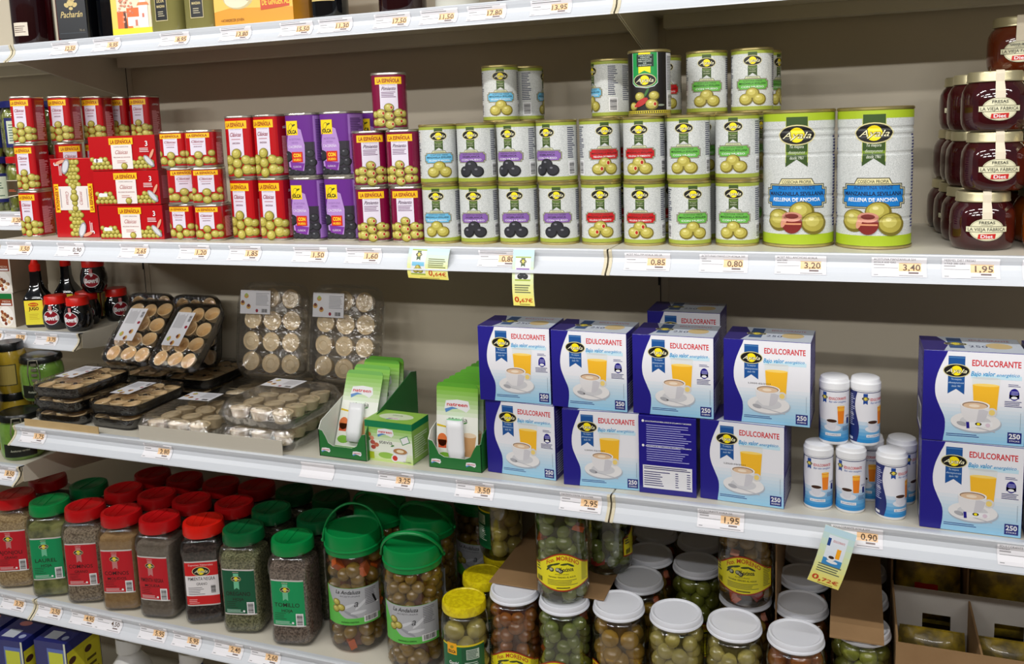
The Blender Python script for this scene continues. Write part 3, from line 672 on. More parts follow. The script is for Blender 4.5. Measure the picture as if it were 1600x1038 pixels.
for k in range(2):
    place(pc, .828, -.238, ZA+.119*k, 12, 'purple black-olive can in the row behind, %s tier, peeping out beside the maroon cans' % ('lower', 'upper')[k], G)
pm = espanola(.0315, .1005, 3.2, 'maroon'); G = 'maroon pimento olive cans'
for i, (x, y) in enumerate(((.872, -.338), (.9405, -.330))):
    for k in range(2):
        place(pm, x-.003*k, y, ZA+.1005*k, 16+[[4, 16], [-4, -8]][i][k], 'maroon pimento olive can, %s tier, %s column' % (('lower', 'upper')[k], ('left', 'right')[i]), G)
place(pm, .910, -.328, ZA+.201, 26, 'single maroon pimento olive can standing on top of the four others', G)
cp = carton_pack(); G = 'red carton packs of three cans'
for k in range(3):
    place(cp, .328-.004*k, -.343, ZA+.0697*k, 6+(k-1)*1.5, 'red carton pack of three olive cans lying flat, %s of the stack' % tn[k], G)
t = thing('carton_pack', 'carton', (.169, -.328, ZA), math.radians(4), 'wide red carton pack standing upended on its end, beside the stack of packs', G)
w, d, h = .109, .056, .166; bm = bmesh.new(); add_box(bm, -w/2, w/2, -d/2, d/2, .0004, h, bev=.0008); bm_obj('sleeve', bm, M_red, t)
A = Art()
for k in range(20):
    v = .008+k*.0079
    for j in (-1, 0, 1): A.olive(j*.0098+(.004 if k % 2 else -.003), v, .0062, 1+(k % 2)*4, n=12)
A.box(-w*.36, w*.36, h*.35, h*.65, ink((236, 228, 224)), 10)
for k in range(5): A.olive(.001, h*.37+k*.0115, .0068 if k != 2 else .0095, 11+4*(k == 2), n=16)
for sd in (-1, 1):
    A.box(sd*w*.40-w*.055, sd*w*.40+w*.055, h*.32, h*.68, ink(GOLDY), 12); A.text('LA ESPAÑOLA', sd*w*.40+sd*w*.032*1, h*.5, .0075, ink((150, 20, 24)), 13, w=h*.31, bold=.03, rot=sd*PI/2)
    A.text('Clásicas', sd*w*.19, h*.5, .008, ink((170, 60, 60)), 12, w=.028, shear=.4, rot=sd*PI/2); A.lines(sd*w*.31-.0012, sd*w*.31+.0012, h*.38, h*.62, 1, ink((110, 90, 90)), 12, .5, 0, vert=True)
    A.ell(sd*.014, h*.5+sd*h*-.40, .0085, .017, ink((150, 150, 156)), 18, 18, -.4); A.ell(sd*.014, h*.5+sd*h*-.40, .0062, .0135, ink((212, 212, 218)), 19, 18, -.4); A.ell(sd*.027, h*.5-sd*h*.455, .0125, .0035, ink((224, 160, 130)), 18, 12, .3)
    A.text('3', -sd*w*.40*-1, h*.5-sd*h*.43, .012, ink(WHITE), 12, rot=sd*PI/2, bold=.02); A.lines(sd*w*.3, sd*w*.3+.008, h*.5-sd*h*.36-.012, h*.5-sd*h*.36+.012, 3, ink((240, 200, 200)), 12, .5, .2, vert=True)
A.build('front_print', on_front(-d/2), t, base=.0003)

# ------------------------------------------------------------------ jam jars
M_jam = mat('dark_strawberry_jam', (40, 8, 14), .07, coat=.6, noise=(60, .3, (64, 10, 16))); M_mar = mat('orange_marmalade', (150, 66, 10), .1, coat=.6, noise=(50, .3, (176, 84, 14)))
M_lidg = mat('pale_gold_lid', (196, 186, 148), .32, metal=.6)
CREAM = (230, 226, 192)
def jam_jar(fruit, jam):
    R, H = .043, .0842; t = thing('jam_jar', 'jar')
    lathe('jar_body', [(0, .001), (R*.82, .0005), (R*.9, .003), (R*.975, .011), (R, .02), (R, .045), (R*.97, .056), (R*.88, .064), (R*.79, .068), (R*.77, .073), (0, .073)], jam, t, 48)
    lathe('lid', [(R*.80, .0695), (R*.84, .0692), (R*.845, .0705), (R*.83, .072), (R*.83, .080), (R*.81, .0828), (R*.78, .0836), (R*.72, .0826), (0, .0824)], M_lidg, t, 48)
    P = Path(R, 2.0); A = Art(); k = ink((70, 66, 40)); c = ink(CREAM)
    A.ell(0, .031, .0235, .0165, k, 0, 32); A.ell(0, .031, .0228, .0158, c, 1, 32); A.ell(0, .031, .0218, .0149, k, 2, 32); A.ell(0, .031, .0214, .0145, c, 3, 32)
    A.box(-.0275, .0275, .0272, .0358, k, 4); A.box(-.0268, .0268, .0279, .0351, c, 5)
    A.text('LA VIEJA FÁBRICA', 0, .0292, .0046, ink((30, 34, 28)), 6, w=.049, bold=.008); A.text(fruit, 0, .0392, .004, ink((30, 34, 28)), 6, w=.02 if len(fruit) < 8 else .027, bold=.012); A.text('MERMELADA', 0, .0368, .0012, ink((90, 90, 70)), 6, w=.015)
    A.poly([(-.0115, .0178), (.0105, .0184), (.0115, .0252), (-.0105, .0246)], ink((200, 34, 30)), 6); A.text('Diet', 0, .0192, .0048, ink(WHITE), 7, w=.0155, bold=.02)
    A.build('label', on_path(P), t, .004)
    # paper seal strip from the label over the lid
    S = [(R*1.004, .0455), (R*.985, .0555), (R*.9, .0645), (R*.86, .0685), (R*.862, .0795), (R*.84, .0832), (R*.79, .0843), (R*.55, .0835), (R*.3, .0832)]
    V, Fc = [], []
    for i, (r, z) in enumerate(S):
        for j in range(4):
            a = (-.0065+.0043*j)/R; V.append((r*math.sin(a), -r*math.cos(a)*(1.004), z+.0003))
    for i in range(len(S)-1):
        for j in range(3): Fc.append((i*4+j, i*4+j+1, i*4+j+5, i*4+j+4))
    o = mesh_obj('seal_strip', V, Fc, mat('paper_seal', (226, 214, 190), .6), t); md = o.modifiers.new('th', 'SOLIDIFY'); md.thickness = .0003; md.offset = 1
    return t
jj = jam_jar('FRESAS', M_jam); JH = .0845
G = 'strawberry jam jars'; rw = ['front', 'second', 'third', 'fourth', 'rearmost']
for r in range(4):
    for k in range(3 if r < 3 else 2):
        if r == 1 and k == 2: pass
        dx = [(.0, .012, .010), (-.004, 0, 0), (-.008, 0, -.004), (-.012, -.004, 0)][r][k]
        place(jj, 1.868+dx, -.32+.0885*r, ZA+JH*k, [2, 4, 3][k]-[0, -14, 24, 10][r], 'dark strawberry jam jar with a cream label, %s row, %s tier' % (rw[r], tn[k]), G)
om = jam_jar('NARANJA AMARGA', M_mar); G2 = 'orange marmalade jars'
for r in range(3):
    for k in range(3):
        if r == 0 and k == 2: continue
        place(om, 1.962+(.003 if k else 0), -.325+.0885*r, ZA+JH*k, -8, 'amber marmalade jar at the right frame edge, %s row, %s tier' % (rw[r], tn[k]), G2)
place(jam_jar('NARANJA AMARGA', mat('dark_marmalade', (84, 30, 10), .08, coat=.6)), 1.925, -.187, ZA+3*JH, -4, 'reddish marmalade jar standing highest, on top of the jam stack')

# ------------------------------------------------------------------ blue sweetener cartons
NAVY = (30, 24, 132); SKY = (150, 202, 232); WB = (232, 232, 238)
M_card = mat('blue_carton', NAVY, .3, coat=.25)
def cup_art(A, u, v, s, L, sticks=False):
    # juice glass, cup, saucer, spoon
    A.poly([(u-.006*s, v+.052*s), (u+.030*s, v+.052*s), (u+.027*s, v+.004*s), (u-.003*s, v+.004*s)], ink((222, 226, 226)), L)
    A.poly([(u-.005*s, v+.042*s), (u+.0288*s, v+.042*s), (u+.0265*s, v+.005*s), (u-.0025*s, v+.005*s)], ink((244, 186, 44)), L+1)
    A.ell(u+.012*s, v+.042*s, .0168*s, .0022*s, ink((250, 214, 110)), L+2, 18); A.ell(u+.012*s, v+.052*s, .018*s, .0018*s, ink((206, 212, 214)), L+2, 18)
    A.ell(u+.001*s, v-.0145*s, .0325*s, .0148*s, ink((176, 184, 196)), L+3, 30); A.ell(u, v-.0125*s, .032*s, .0142*s, ink((232, 230, 230)), L+4, 30); A.ell(u, v-.012*s, .02*s, .0085*s, ink((208, 208, 212)), L+5, 24)
    P = [(-.0195, .012), (-.0185, .0), (-.0145, -.009), (-.008, -.0145), (.006, -.0145), (.0125, -.009), (.0165, .0), (.0175, .012)]
    A.ell(u+.0205*s, v+.0025*s, .0068*s, .0068*s, ink((214, 212, 212)), L+5, 16); A.ell(u+.0205*s, v+.0025*s, .004*s, .0042*s, ink((236, 208, 120)), L+6, 14)
    A.poly([(u+a*s, v+b*s) for a, b in P], ink((226, 224, 226)), L+7); A.poly([(u+a*s, v+b*s) for a, b in [(.004, .008), (.0165, .004), (.0125, -.009), (.006, -.0145), (.001, -.0145)]], ink((204, 202, 208)), L+8)
    A.ell(u-.001*s, v+.012*s, .0187*s, .0065*s, ink((238, 236, 236)), L+9, 26); A.ell(u-.001*s, v+.0118*s, .0165*s, .0053*s, ink((150, 122, 100)), L+10, 26); A.ell(u-.001*s, v+.011*s, .0152*s, .0045*s, ink((222, 190, 158)), L+11, 24); A.ell(u-.002*s, v+.011*s, .007*s, .0022*s, ink((240, 222, 200)), L+12, 16)
    A.ell(u-.017*s, v-.0165*s, .0072*s, .0032*s, ink((170, 170, 176)), L+8, 14, -.25); A.rect(u+.006*s, v-.0215*s, .04*s, .0013*s, ink((190, 190, 196)), L+8, -.22)
    if sticks:
        A.rect(u+.005*s, v-.0165*s, .034*s, .0075*s, ink(WHITE), L+9, .08); A.rect(u-.0095*s, v-.018*s, .004*s, .0095*s, ink(NAVY), L+10, .1); A.ell(u+.004*s, v-.0155*s, .0042*s, .0024*s, ink(BLACK), L+10, 12); A.ell(u+.004*s, v-.0155*s, .0022*s, .002*s, ink(YEL), L+11, 10); A.ell(u+.016*s, v-.0165*s, .0032*s, .003*s, ink((220, 200, 214)), L+10, 10)
def carton_front(A, w, h, date, sticks, seal=True):
    n = 24; KT = (.21, .226, .222, .172, .126, .118, .14, .185, .235)
    def edge(q):
        q = min(q*8, 7.999); i = int(q); t = q-i; p0, p1, p2, p3 = KT[max(i-1, 0)], KT[i], KT[i+1], KT[min(i+2, 8)]
        return .5*(2*p1+(p2-p0)*t+(2*p0-5*p1+4*p2-p3)*t*t+(3*p1-p0-3*p2+p3)*t**3)
    cur = [(w*edge(k/n), h*k/n) for k in range(n+1)]
    L0 = -w/2
    A.box(-w/2, w/2, 0, h, ink(WB), 0)
    for k in range(10):
        t = k/10; c = tuple(int(SKY[i]*(1-t)+WB[i]*t) for i in range(3)); A.box(-w/2, w/2, h*.042*k, h*.042*(k+1), ink(c), 1)
    for k in range(n): A.poly([(L0, cur[k][1]), (L0+cur[k][0], cur[k][1]), (L0+cur[k+1][0], cur[k+1][1]), (L0, cur[k+1][1])], ink(NAVY), 2)
    ru = L0+w*.325; R_ = (24, 82, 150)
    A.ribbon(ru, h*.53, h*.95, w*.165, R_, 3); A.box(ru-w*.0825, ru+w*.0825, h*.93, h*.937, ink((90, 140, 190)), 4); A.ayala(ru, h*.79, w*.25, 5)
    for i, s_ in enumerate(('Te mejora', 'desayunos', 'desde 1961')): A.text(s_, ru, h*(.685-.038*i), h*.022, ink((200, 220, 240)), 5, w=w*[.10, .15, .09][i], shear=.2)
    A.text('EDULCORANTE', L0+w*.71, h*.852, h*.068, ink((206, 44, 52)), 4, w=w*.47, bold=.022)
    A.box(L0+w*.47, L0+w*.955, h*.715, h*.76, ink((196, 226, 240)), 3)
    A.text('Bajo valor', L0+w*.585, h*.745, h*.052, ink((40, 150, 206)), 4, w=w*.24, shear=.3, rot=.03, bold=.02); A.text('energético', L0+w*.825, h*.75, h*.038, ink((40, 150, 206)), 4, w=w*.22, shear=.3, rot=.03, bold=.01)
    if seal:
        A.lines(L0+w*.83, L0+w*.95, h*.64, h*.675, 2, ink((60, 60, 120)), 4, .4); A.ell(L0+w*.89, h*.56, w*.048, h*.066, ink(NAVY), 4, 20); A.box(L0+w*.842, L0+w*.938, h*.515, h*.56, ink(NAVY), 4); A.ell(L0+w*.89, h*.525, w*.03, h*.016, ink(WHITE), 5, 12)
        A.lines(L0+w*.86, L0+w*.925, h*.55, h*.6, 3, ink((170, 170, 220)), 5, .4, 0); A.lines(L0+w*.8, L0+w*.97, h*.42, h*.49, 4, ink((40, 40, 110)), 4, .45, .2)
    if date: A.text('L2020-02/2023', L0+w*.42, h*.475, h*.018, ink((60, 50, 50)), 9, w=w*.26)
    cup_art(A, L0+w*.525, h*.33, w/.128*.98, 6, sticks)
    A.lines(L0+w*.24, L0+w*.57, h*.055, h*.095, 2, ink((20, 50, 130)), 4, .4, .1)
    A.box(L0+w*.84, L0+w*.975, h*.025, h*.145, ink((30, 40, 120)), 4); A.text('250', L0+w*.9075, h*.075, h*.055, ink(WHITE), 5, w=w*.11, bold=.03); A.text('STICKS' if sticks else 'SOBRES', L0+w*.9075, h*.042, h*.017, ink(WHITE), 5, w=w*.1, bold=.01)
    A.lines(L0+w*.955, L0+w*.962, h*.17, h*.36, 1, ink((110, 130, 150)), 4, .5, 0, vert=True)
def blue_carton(w=.13, h=.1325, d=.086, date=False, sticks=False, seal=True):
    t = thing('sweetener_carton', 'carton'); bm = bmesh.new(); add_box(bm, -w/2, w/2, -d/2, d/2, .0004, h, bev=.0006); bm_obj('carton', bm, M_card, t)
    A = Art(); carton_front(A, w-.001, h-.0015, date, sticks, seal); A.build('front_print', on_front(-d/2, .0008), t, eps=.00004, base=.0001)
    # lid: repeats the lettering upside down, small
    A = Art(); A.box(-w/2+.0005, w/2-.0005, -d/2+.0005, d/2-.0005, ink((206, 214, 226)), 0); A.poly([(-w/2, -d/2), (-w*.3, -d/2), (-w*.22, 0), (-w*.32, d/2), (-w/2, d/2)], ink((60, 52, 120)), 1)
    A.box(-w*.23, -w*.08, -d*.3, d*.42, ink((70, 96, 140)), 1); A.ayala(-w*.155, 0, w*.22, 2); A.text('250', w*.06, -d*.2, d*.14, ink((40, 40, 90)), 2); A.ell(w*.27, -d*.05, w*.13, d*.2, ink((214, 190, 140)), 2, 16); A.text('EDULCORANTE', w*.2, d*.26, d*.1, ink((190, 60, 80)), 2, w=w*.4)
    A.build('top_print', on_top(h), t, eps=.00004, base=.0001)
    for sd in (1, -1):
        A = Art(); A.box(-d/2+.002, d/2-.002, .003, h-.003, ink((54, 46, 128)), 0); A.lines(-d/2+.006, d/2-.008, h*.42, h-.01, 14, ink((140, 140, 196)), 1, .4, .4, seed=7); A.barcode(-d*.35, d*.3, .008, h*.34, 1) if sd < 0 else A.lines(-d/2+.006, d/2-.012, .008, h*.36, 9, ink((200, 204, 220)), 1, .45, .3)
        A.build('side_print', on_right(w/2) if sd > 0 else on_left(-w/2), t, eps=.00004, base=.0001)
    return t
ca = blue_carton(); cb = blue_carton(date=True, seal=False); G = 'blue and white sweetener cartons'; H_ = .1328
place(ca, 1.163, -.342, ZC, -3.5, 'blue and white sweetener carton, bottom left beside the green stevia display', G)
place(cb, 1.304, -.3515, ZC, 3.5, 'lower blue and white sweetener carton at the shelf joint, dated, second from left', G)
place(cb, 1.537, -.351, ZC, -3.5, 'lower blue and white sweetener carton, rightmost of the group left of the tubs', G)
place(ca, 1.153, -.342, ZC+H_, 1, 'upper blue and white sweetener carton, leftmost of its row', G)
place(ca, 1.2885, -.347, ZC+H_, -1.2, 'upper blue and white sweetener carton, second from the left', G)
place(ca, 1.427, -.347, ZC+H_, -.5, 'upper blue and white sweetener carton above the back-turned carton', G)
place(cb, 1.573, -.347, ZC+H_, -2.2, 'upper blue and white sweetener carton with a stamped date, rightmost of its row', G)
place(ca, 1.412, -.165, ZC+H_, 0, 'shadowed sweetener carton standing alone further back behind the upper row', G)
place(ca, 1.412, -.165, ZC, 0, 'sweetener carton in the third row back that carries the shadowed one', 'sweetener cartons behind the front ones')
cs = blue_carton(.131, .1335, .086, False, True, True)
place(cs, 1.857, -.361, ZC, -1.2, 'lower sweetener carton for sticks at the right, beside the white tubs', 'sweetener cartons for sticks')
place(cs, 1.855, -.359, ZC+.1338, .8, 'upper sweetener carton for sticks at the right, stacked on another', 'sweetener cartons for sticks')
place(cs, 1.993, -.361, ZC, 0, 'lower sweetener carton for sticks cut by the right frame edge', 'sweetener cartons for sticks')
place(cs, 1.991, -.361, ZC+.1338, 0, 'upper sweetener carton for sticks cut by the right frame edge', 'sweetener cartons for sticks')
# carton turned to its back
t = thing('sweetener_carton', 'carton', (1.417, -.3515, ZC), math.radians(.5), 'blue sweetener carton turned to its printed back with a white nutrition table'); w, h, d = .093, .1318, .086
bm = bmesh.new(); add_box(bm, -w/2, w/2, -d/2, d/2, .0004, h, bev=.0006); bm_obj('carton', bm, M_card, t)
A = Art(); A.lines(-w*.36, w*.42, h*.42, h*.9, 17, ink((170, 170, 226)), 1, .34, .3, seed=21); A.ell(-w*.42, h*.935, .0022, .0022, ink(WHITE), 1, 10); A.ell(-w*.42, h*.62, .0022, .0022, ink(WHITE), 1, 10)
A.text('EDULCORANTE DE MESA A BASE DE CICLAMATO Y SACARINA', .002, h*.925, .0022, ink(WHITE), 2, w=w*.8, bold=.02); A.text('ADOÇANTE DE MESA A BASE DE CICLAMATO E SACARINA', .002, h*.61, .0022, ink(WHITE), 3, w=w*.8, bold=.02)
A.box(-w*.43, w*.43, h*.075, h*.37, ink((232, 232, 236)), 2); A.lines(-w*.41, w*.41, h*.315, h*.36, 2, ink((50, 46, 100)), 3, .5, .1); A.lines(-w*.41, w*.05, h*.1, h*.3, 7, ink((70, 66, 120)), 3, .4, .4, seed=5); A.lines(w*.14, w*.2, h*.1, h*.3, 7, ink((70, 66, 120)), 3, .4, .3); A.lines(w*.34, w*.41, h*.1, h*.3, 7, ink((70, 66, 120)), 3, .4, .3)
A.build('back_print', on_front(-d/2), t)

# ------------------------------------------------------------------ sweetener tubs
M_tub = mat('white_tub_plastic', (236, 237, 240), .28)
def tub():
    R, H = .0215, .1045; t = thing('sweetener_tub', 'tub')
    lathe('tub_body', [(0, .0006), (R*.9, 0), (R*.985, .002), (R, .005), (R, .086), (R*.96, .0865), (0, .0865)], M_tub, t, 40)
    lathe('lid', [(R*.95, .0865), (R*1.04, .087), (R*1.04, .0965), (R*.99, .0975), (R*.97, .1), (R*.93, .103), (R*.8, .1045), (0, .1042)], M_tub, t, 40)
    P = Path(R, 2.0); A = Art(); A.wrap(P, .0055, .085, ink(WB), L=0); A.wrap(P, .0835, .0846, ink((24, 34, 90)), L=1)
    for k in range(6):
        c = tuple(int((40, 140, 206)[i]*(1-k/6)+WB[i]*k/6) for i in range(3)); A.wrap(P, .0055+.0055*k, .0055+.0055*(k+1), ink(c), L=1)
    A.ribbon(-.0155, .0655, .0825, .0062, (24, 70, 150), 3); A.ayala(-.0155, .0745, .0098, 4); A.text('EDULCORANTE', .0045, .0715, .0042, ink((206, 50, 56)), 4, w=.0265, bold=.015); A.text('Bajo valor energético', .0045, .0672, .003, ink((40, 90, 170)), 4, w=.026, shear=.3)
    A.poly([(.0035, .061), (.0150, .061), (.0135, .034), (.005, .034)], ink((240, 132, 26)), 4); A.poly([(.0037, .0588), (.0148, .0588), (.0145, .054), (.004, .054)], ink((252, 182, 50)), 5); A.ell(.0092, .061, .0058, .0013, ink((250, 200, 90)), 6, 14)
    A.ell(-.003, .0275, .0125, .0052, ink((222, 224, 232)), 6, 22); A.poly([(-.0125, .0385), (-.0105, .0275), (-.005, .024), (.0005, .0255), (.004, .037)], ink((214, 214, 222)), 7); A.ell(-.0042, .0385, .0086, .0034, ink(WHITE), 8, 20); A.ell(-.0042, .0383, .0074, .0026, ink((64, 38, 26)), 9, 20)
    A.box(.0195, .0245, .033, .0425, ink((26, 40, 120)), 4); A.lines(.017, .027, .044, .047, 2, ink((60, 80, 140)), 4, .4); A.lines(.012, .026, .0225, .03, 4, ink((30, 50, 120)), 4, .4, .3)
    A.box(-.0135, .0095, .0145, .0188, ink(WHITE), 4); A.text('650 COMPRIMIDOS', -.002, .0155, .002, ink((30, 60, 140)), 5, w=.02)
    n = 16; c0 = -.0275
    for k in range(n):
        f_ = lambda q: c0+.0035*math.sin(q/n*2*PI); z0, z1 = .0055+(.078)*k/n, .0055+.078*(k+1)/n
        A.poly([(c0-.03, z0), (f_(k), z0), (f_(k+1), z1), (c0-.03, z1)], ink((28, 40, 108)), 3)
    A.lines(c0-.017, c0-.004, .03, .08, 16, ink((190, 196, 226)), 4, .4, .4); A.text('10%', c0-.0105, .046, .004, ink(WHITE), 5, w=.01); A.box(c0-.017, c0-.007, .008, .012, ink(WHITE), 4)
    A.lines(.042, .058, .012, .08, 20, ink((110, 130, 170)), 3, .4, .4)
    A.build('label', on_path(P), t, .0035, eps=.00006); return t
tb = tub(); G = 'white sweetener tubs'
place(tb, 1.648, -.3665, ZC, 6, 'white sweetener tub standing on the shelf, leftmost', G)
place(tb, 1.695, -.3655, ZC, -2, 'white sweetener tub standing on the shelf, second from left', G)
place(tb, 1.7525, -.373, ZC, 46, 'white sweetener tub standing on the shelf, turned to its dark blue side', G)
place(tb, 1.721, -.312, ZC, -10, 'white sweetener tub half hidden between the front tubs', G)
place(tb, 1.769, -.312, ZC, 65, 'white sweetener tub behind the turned one', G)
place(tb, 1.6695, -.358, ZC+.1045, 4, 'white sweetener tub stacked on top, left of the two', G)
place(tb, 1.714, -.352, ZC+.1045, 42, 'white sweetener tub stacked on top, right of the two, turned', G)

# ------------------------------------------------------------------ green stevia displays and box
M_green = mat('green_card', (34, 112, 50), .42); M_greenin = mat('white_card_inside', (226, 226, 218), .6)
def nat_logo(A, u, v, w, L):
    A.poly([(u-w*.5, v-w*.1), (u-w*.44, v+w*.18), (u, v+w*.24), (u+w*.44, v+w*.2), (u+w*.5, v-w*.05), (u+w*.36, v-w*.2), (u+w*.16, v-w*.12), (u-w*.12, v-w*.06), (u-w*.44, v-w*.24)], ink(WHITE), L)
    A.poly([(u-w*.48, v-w*.12), (u-w*.2, v-w*.03), (u+w*.05, v-w*.08), (u-w*.18, v-w*.11), (u-w*.44, v-w*.25)], ink((90, 140, 200)), L+1)
    A.text('natreen', u, v, w*.13, ink((206, 40, 50)), L+2, w=w*.8, bold=.02)
def stevia_card():
    w, h = .082, .15; t = thing('sweetener_blister_card', 'packet'); 
    P = [(-w/2, 0), (w/2, 0), (w/2, h-.008), (w/2-.003, h-.002), (w/2-.009, h), (-w/2+.009, h), (-w/2+.003, h-.002), (-w/2, h-.008)]
    V = [(a, s*.0006, b) for s in (-1, 1) for a, b in P]; n = len(P)
    mesh_obj('card', V, [(i, (i+1) % n, n+(i+1) % n, n+i) for i in range(n)] + [tuple(range(n))[::-1], tuple(range(n, 2*n))], mat('lime_card', (96, 168, 52), .35), t)
    A = Art()
    for k in range(8):
        q = k/8; c = tuple(int((110, 180, 40)[i]*q+(240, 242, 232)[i]*(1-q)) for i in range(3)); A.box(-w/2, w/2, h*.55+h*.4*q, h*.55+h*.4*(q+.125), ink(c), 1)
    A.box(-w/2, w/2, .002, h*.55, ink((240, 242, 232)), 1); nat_logo(A, 0, h*.72, w*.62, 2); A.text('stevia', w*.02, h*.54, h*.055, ink((60, 66, 60)), 3, w=w*.46); A.ell(w*.2, h*.525, .004, .0013, ink((60, 130, 50)), 4, 12, .3); A.poly([(-w*.49, h*.49), (-w*.1, h*.455), (-w*.1, h*.44), (-w*.49, h*.465)], ink((226, 196, 30)), 3)
    A.ell(-w*.36, h*.3, w*.12, h*.08, ink((226, 120, 60)), 3, 14); A.box(-w*.46, -w*.26, h*.2, h*.3, ink((216, 90, 50)), 3); A.ell(-w*.3, h*.1, w*.16, h*.05, ink((130, 190, 60)), 4, 14)
    A.poly([(w*.12, h*.38), (w*.46, h*.38), (w*.4, h*.12), (w*.18, h*.12)], ink((206, 160, 110)), 2); A.ell(w*.29, h*.38, w*.17, h*.03, ink((232, 210, 180)), 3, 16)
    A.build('card_print', on_front(-.0006), t, eps=.00008)
    # dispenser in its blister
    bm = bmesh.new(); ring = []
    for z, a in ((.012, .014), (.03, .0165), (.07, .0165), (.085, .0155)):
        ring.append([bm.verts.new((-.002+a*sup(2*PI*k/16, 3)[0]+(.085-z)*.07, -.008+.007*sup(2*PI*k/16, 3)[1], z)) for k in range(16)])
    for i in range(3):
        for k in range(16): bm.faces.new((ring[i][k], ring[i][(k+1) % 16], ring[i+1][(k+1) % 16], ring[i+1][k])).smooth = True
    bm.faces.new(ring[0][::-1]); f = bm.faces.new(ring[3]); f.material_index = 1
    bm_obj('dispenser', bm, [M_tub, mat('mint_cap', (120, 200, 140), .35)], t)
    return t
def stevia_tray(depth, w=.104):
    t = thing('display_tray', 'display box'); bm = bmesh.new(); th = .0014
    F = [(-w/2, 0), (w/2, 0), (w/2, .052), (w*.42, .05), (w*.36, .04), (w*.3, .027), (w*.2, .022), (-w*.2, .022), (-w*.3, .027), (-w*.36, .04), (-w*.42, .05), (-w/2, .052)]
    def slab(P, y0, y1, ax, mo=0, mi_=1):
        # outer face green, inner face white
        if ax == 'y': q0 = [(a, y0, b) for a, b in P]; q1 = [(a, y1, b) for a, b in P]
        else: q0 = [(y0, a, b) for a, b in P]; q1 = [(y1, a, b) for a, b in P]
        a = [bm.verts.new(p) for p in q0]; b = [bm.verts.new(p) for p in q1]; n = len(P)
        bm.faces.new(a).material_index = mo; bm.faces.new(b).material_index = mi_
        for i in range(n): bm.faces.new((a[i], a[(i+1) % n], b[(i+1) % n], b[i])).material_index = mi_
    slab(F, 0, th, 'y'); slab([(-w/2, 0), (w/2, 0), (w/2, .118), (-w/2, .118)], depth, depth-th, 'y')
    S_ = [(0, 0), (depth, 0), (depth, .118), (depth*.9, .122), (depth*.05, .066), (0, .052)]
    slab(S_, -w/2, -w/2+th, 'x'); slab(S_, w/2, w/2-th, 'x', 0, 0)
    add_box(bm, -w/2, w/2, 0, depth, 0, .0012, 0)
    bm_obj('tray', bm, [M_green, M_greenin], t)
    for u in (-w*.36, w*.3):
        A = Art(); nat_logo(A, u, .0125, .02, 0); A.build('logo_print', on_front(0), t)
    return t
st = stevia_tray(.2)
place(st, .809, -.396, ZC, -2, 'green open display tray with a few stevia packets, left of the small green box', 'green stevia display trays')
place(st, 1.036, -.390, ZC, -1, 'green display tray filled with stevia packets, beside the blue cartons', 'green stevia display trays')
sc = stevia_card(); G = 'stevia packets standing in the displays'
for i, (dy, lean, dx) in enumerate(((.045, .42, -.006), (.082, .34, -.004), (.127, .2, .004), (.152, .12, .006))):
    place(sc, .809+dx, -.396+dy, ZC+.003, 0, 'green stevia packet in the left display tray, %s' % ('frontmost, leaning back far', 'second, leaning', 'third', 'rearmost')[i], G, tilt=(-lean, 0, math.radians(-2)))
for i in range(8):
    place(sc, 1.034+.0015*i, -.376+.022*i, ZC+.0025, 0, 'green stevia packet in the right display tray, %s' % ('frontmost with the white dispenser showing', 'second from the front', 'third from the front', 'fourth from the front', 'fifth from the front', 'sixth from the front', 'seventh from the front', 'rearmost')[i], G, tilt=(-.10, 0, math.radians(-1)))
t = thing('stevia_box', 'carton', (.905, -.358, ZC), math.radians(-3), 'small green and white stevia sachet box between the two display trays'); w, h, d = .100, .0765, .062
bm = bmesh.new(); add_box(bm, -w/2, w/2, -d/2, d/2, .0004, h, bev=.0005); bm_obj('carton', bm, mat('mid_green_carton', (96, 168, 70), .35), t)
A = Art(); A.box(-w/2, w/2, .001, h*.99, ink((236, 240, 226)), 0); A.box(-w/2, w/2, h*.84, h, ink((22, 128, 80)), 2)
for k in range(5):
    q = k/5; c = tuple(int((120, 186, 60)[i]*q+(236, 240, 226)[i]*(1-q)) for i in range(3)); A.box(-w/2, w/2, h*(.45+.4*q), h*(.45+.4*(q+.2)), ink(c), 1)
    A.box(-w/2, w/2, h*(.3-.06*k-.06), h*(.3-.06*k), ink(tuple(int((190, 220, 120)[i]*q+(236, 240, 226)[i]*(1-q)) for i in range(3))), 1)
nat_logo(A, -.006, h*.72, .036, 3); A.text('stevia', -.006, h*.45, h*.1, ink((60, 66, 60)), 4, w=.028); A.ell(.008, h*.42, .004, .0013, ink((60, 130, 50)), 4, 12, .3)
for a, b, c in ((-.042, .05, (196, 120, 60)), (-.036, .043, (226, 150, 120)), (-.044, .041, (90, 140, 90)), (-.034, .035, (190, 90, 80)), (-.026, .031, (200, 110, 80)), (-.033, .026, (180, 70, 60))): A.ell(a, b, .0052, .0042, ink(c), 3, 12)
A.ell(-.006, .0125, .017, .006, ink((150, 196, 80)), 2, 16); A.ell(.024, .024, .0165, .0072, ink(WHITE), 4, 20); A.poly([(.0085, .023), (.013, .004), (.034, .004), (.0395, .023)], ink(WHITE), 4); A.ell(.024, .0235, .0145, .0055, ink((180, 130, 80)), 5, 20); A.ell(.024, .0235, .008, .003, ink((240, 222, 190)), 6, 14)
A.ell(.012, .009, .0075, .007, ink(WHITE), 7, 16); A.ell(.0125, .0095, .0055, .005, ink((200, 50, 40)), 8, 16); A.rect(.035, .045, .018, .014, ink((80, 150, 90)), 4, .4); A.rect(.035, .045, .015, .011, ink(WHITE), 5, .4); A.box(-w*.46, -w*.32, h*.05, h*.22, ink((180, 200, 40)), 4)
A.text('120 SOBRES', .038, .003, .0028, ink((60, 80, 60)), 5, w=.016)
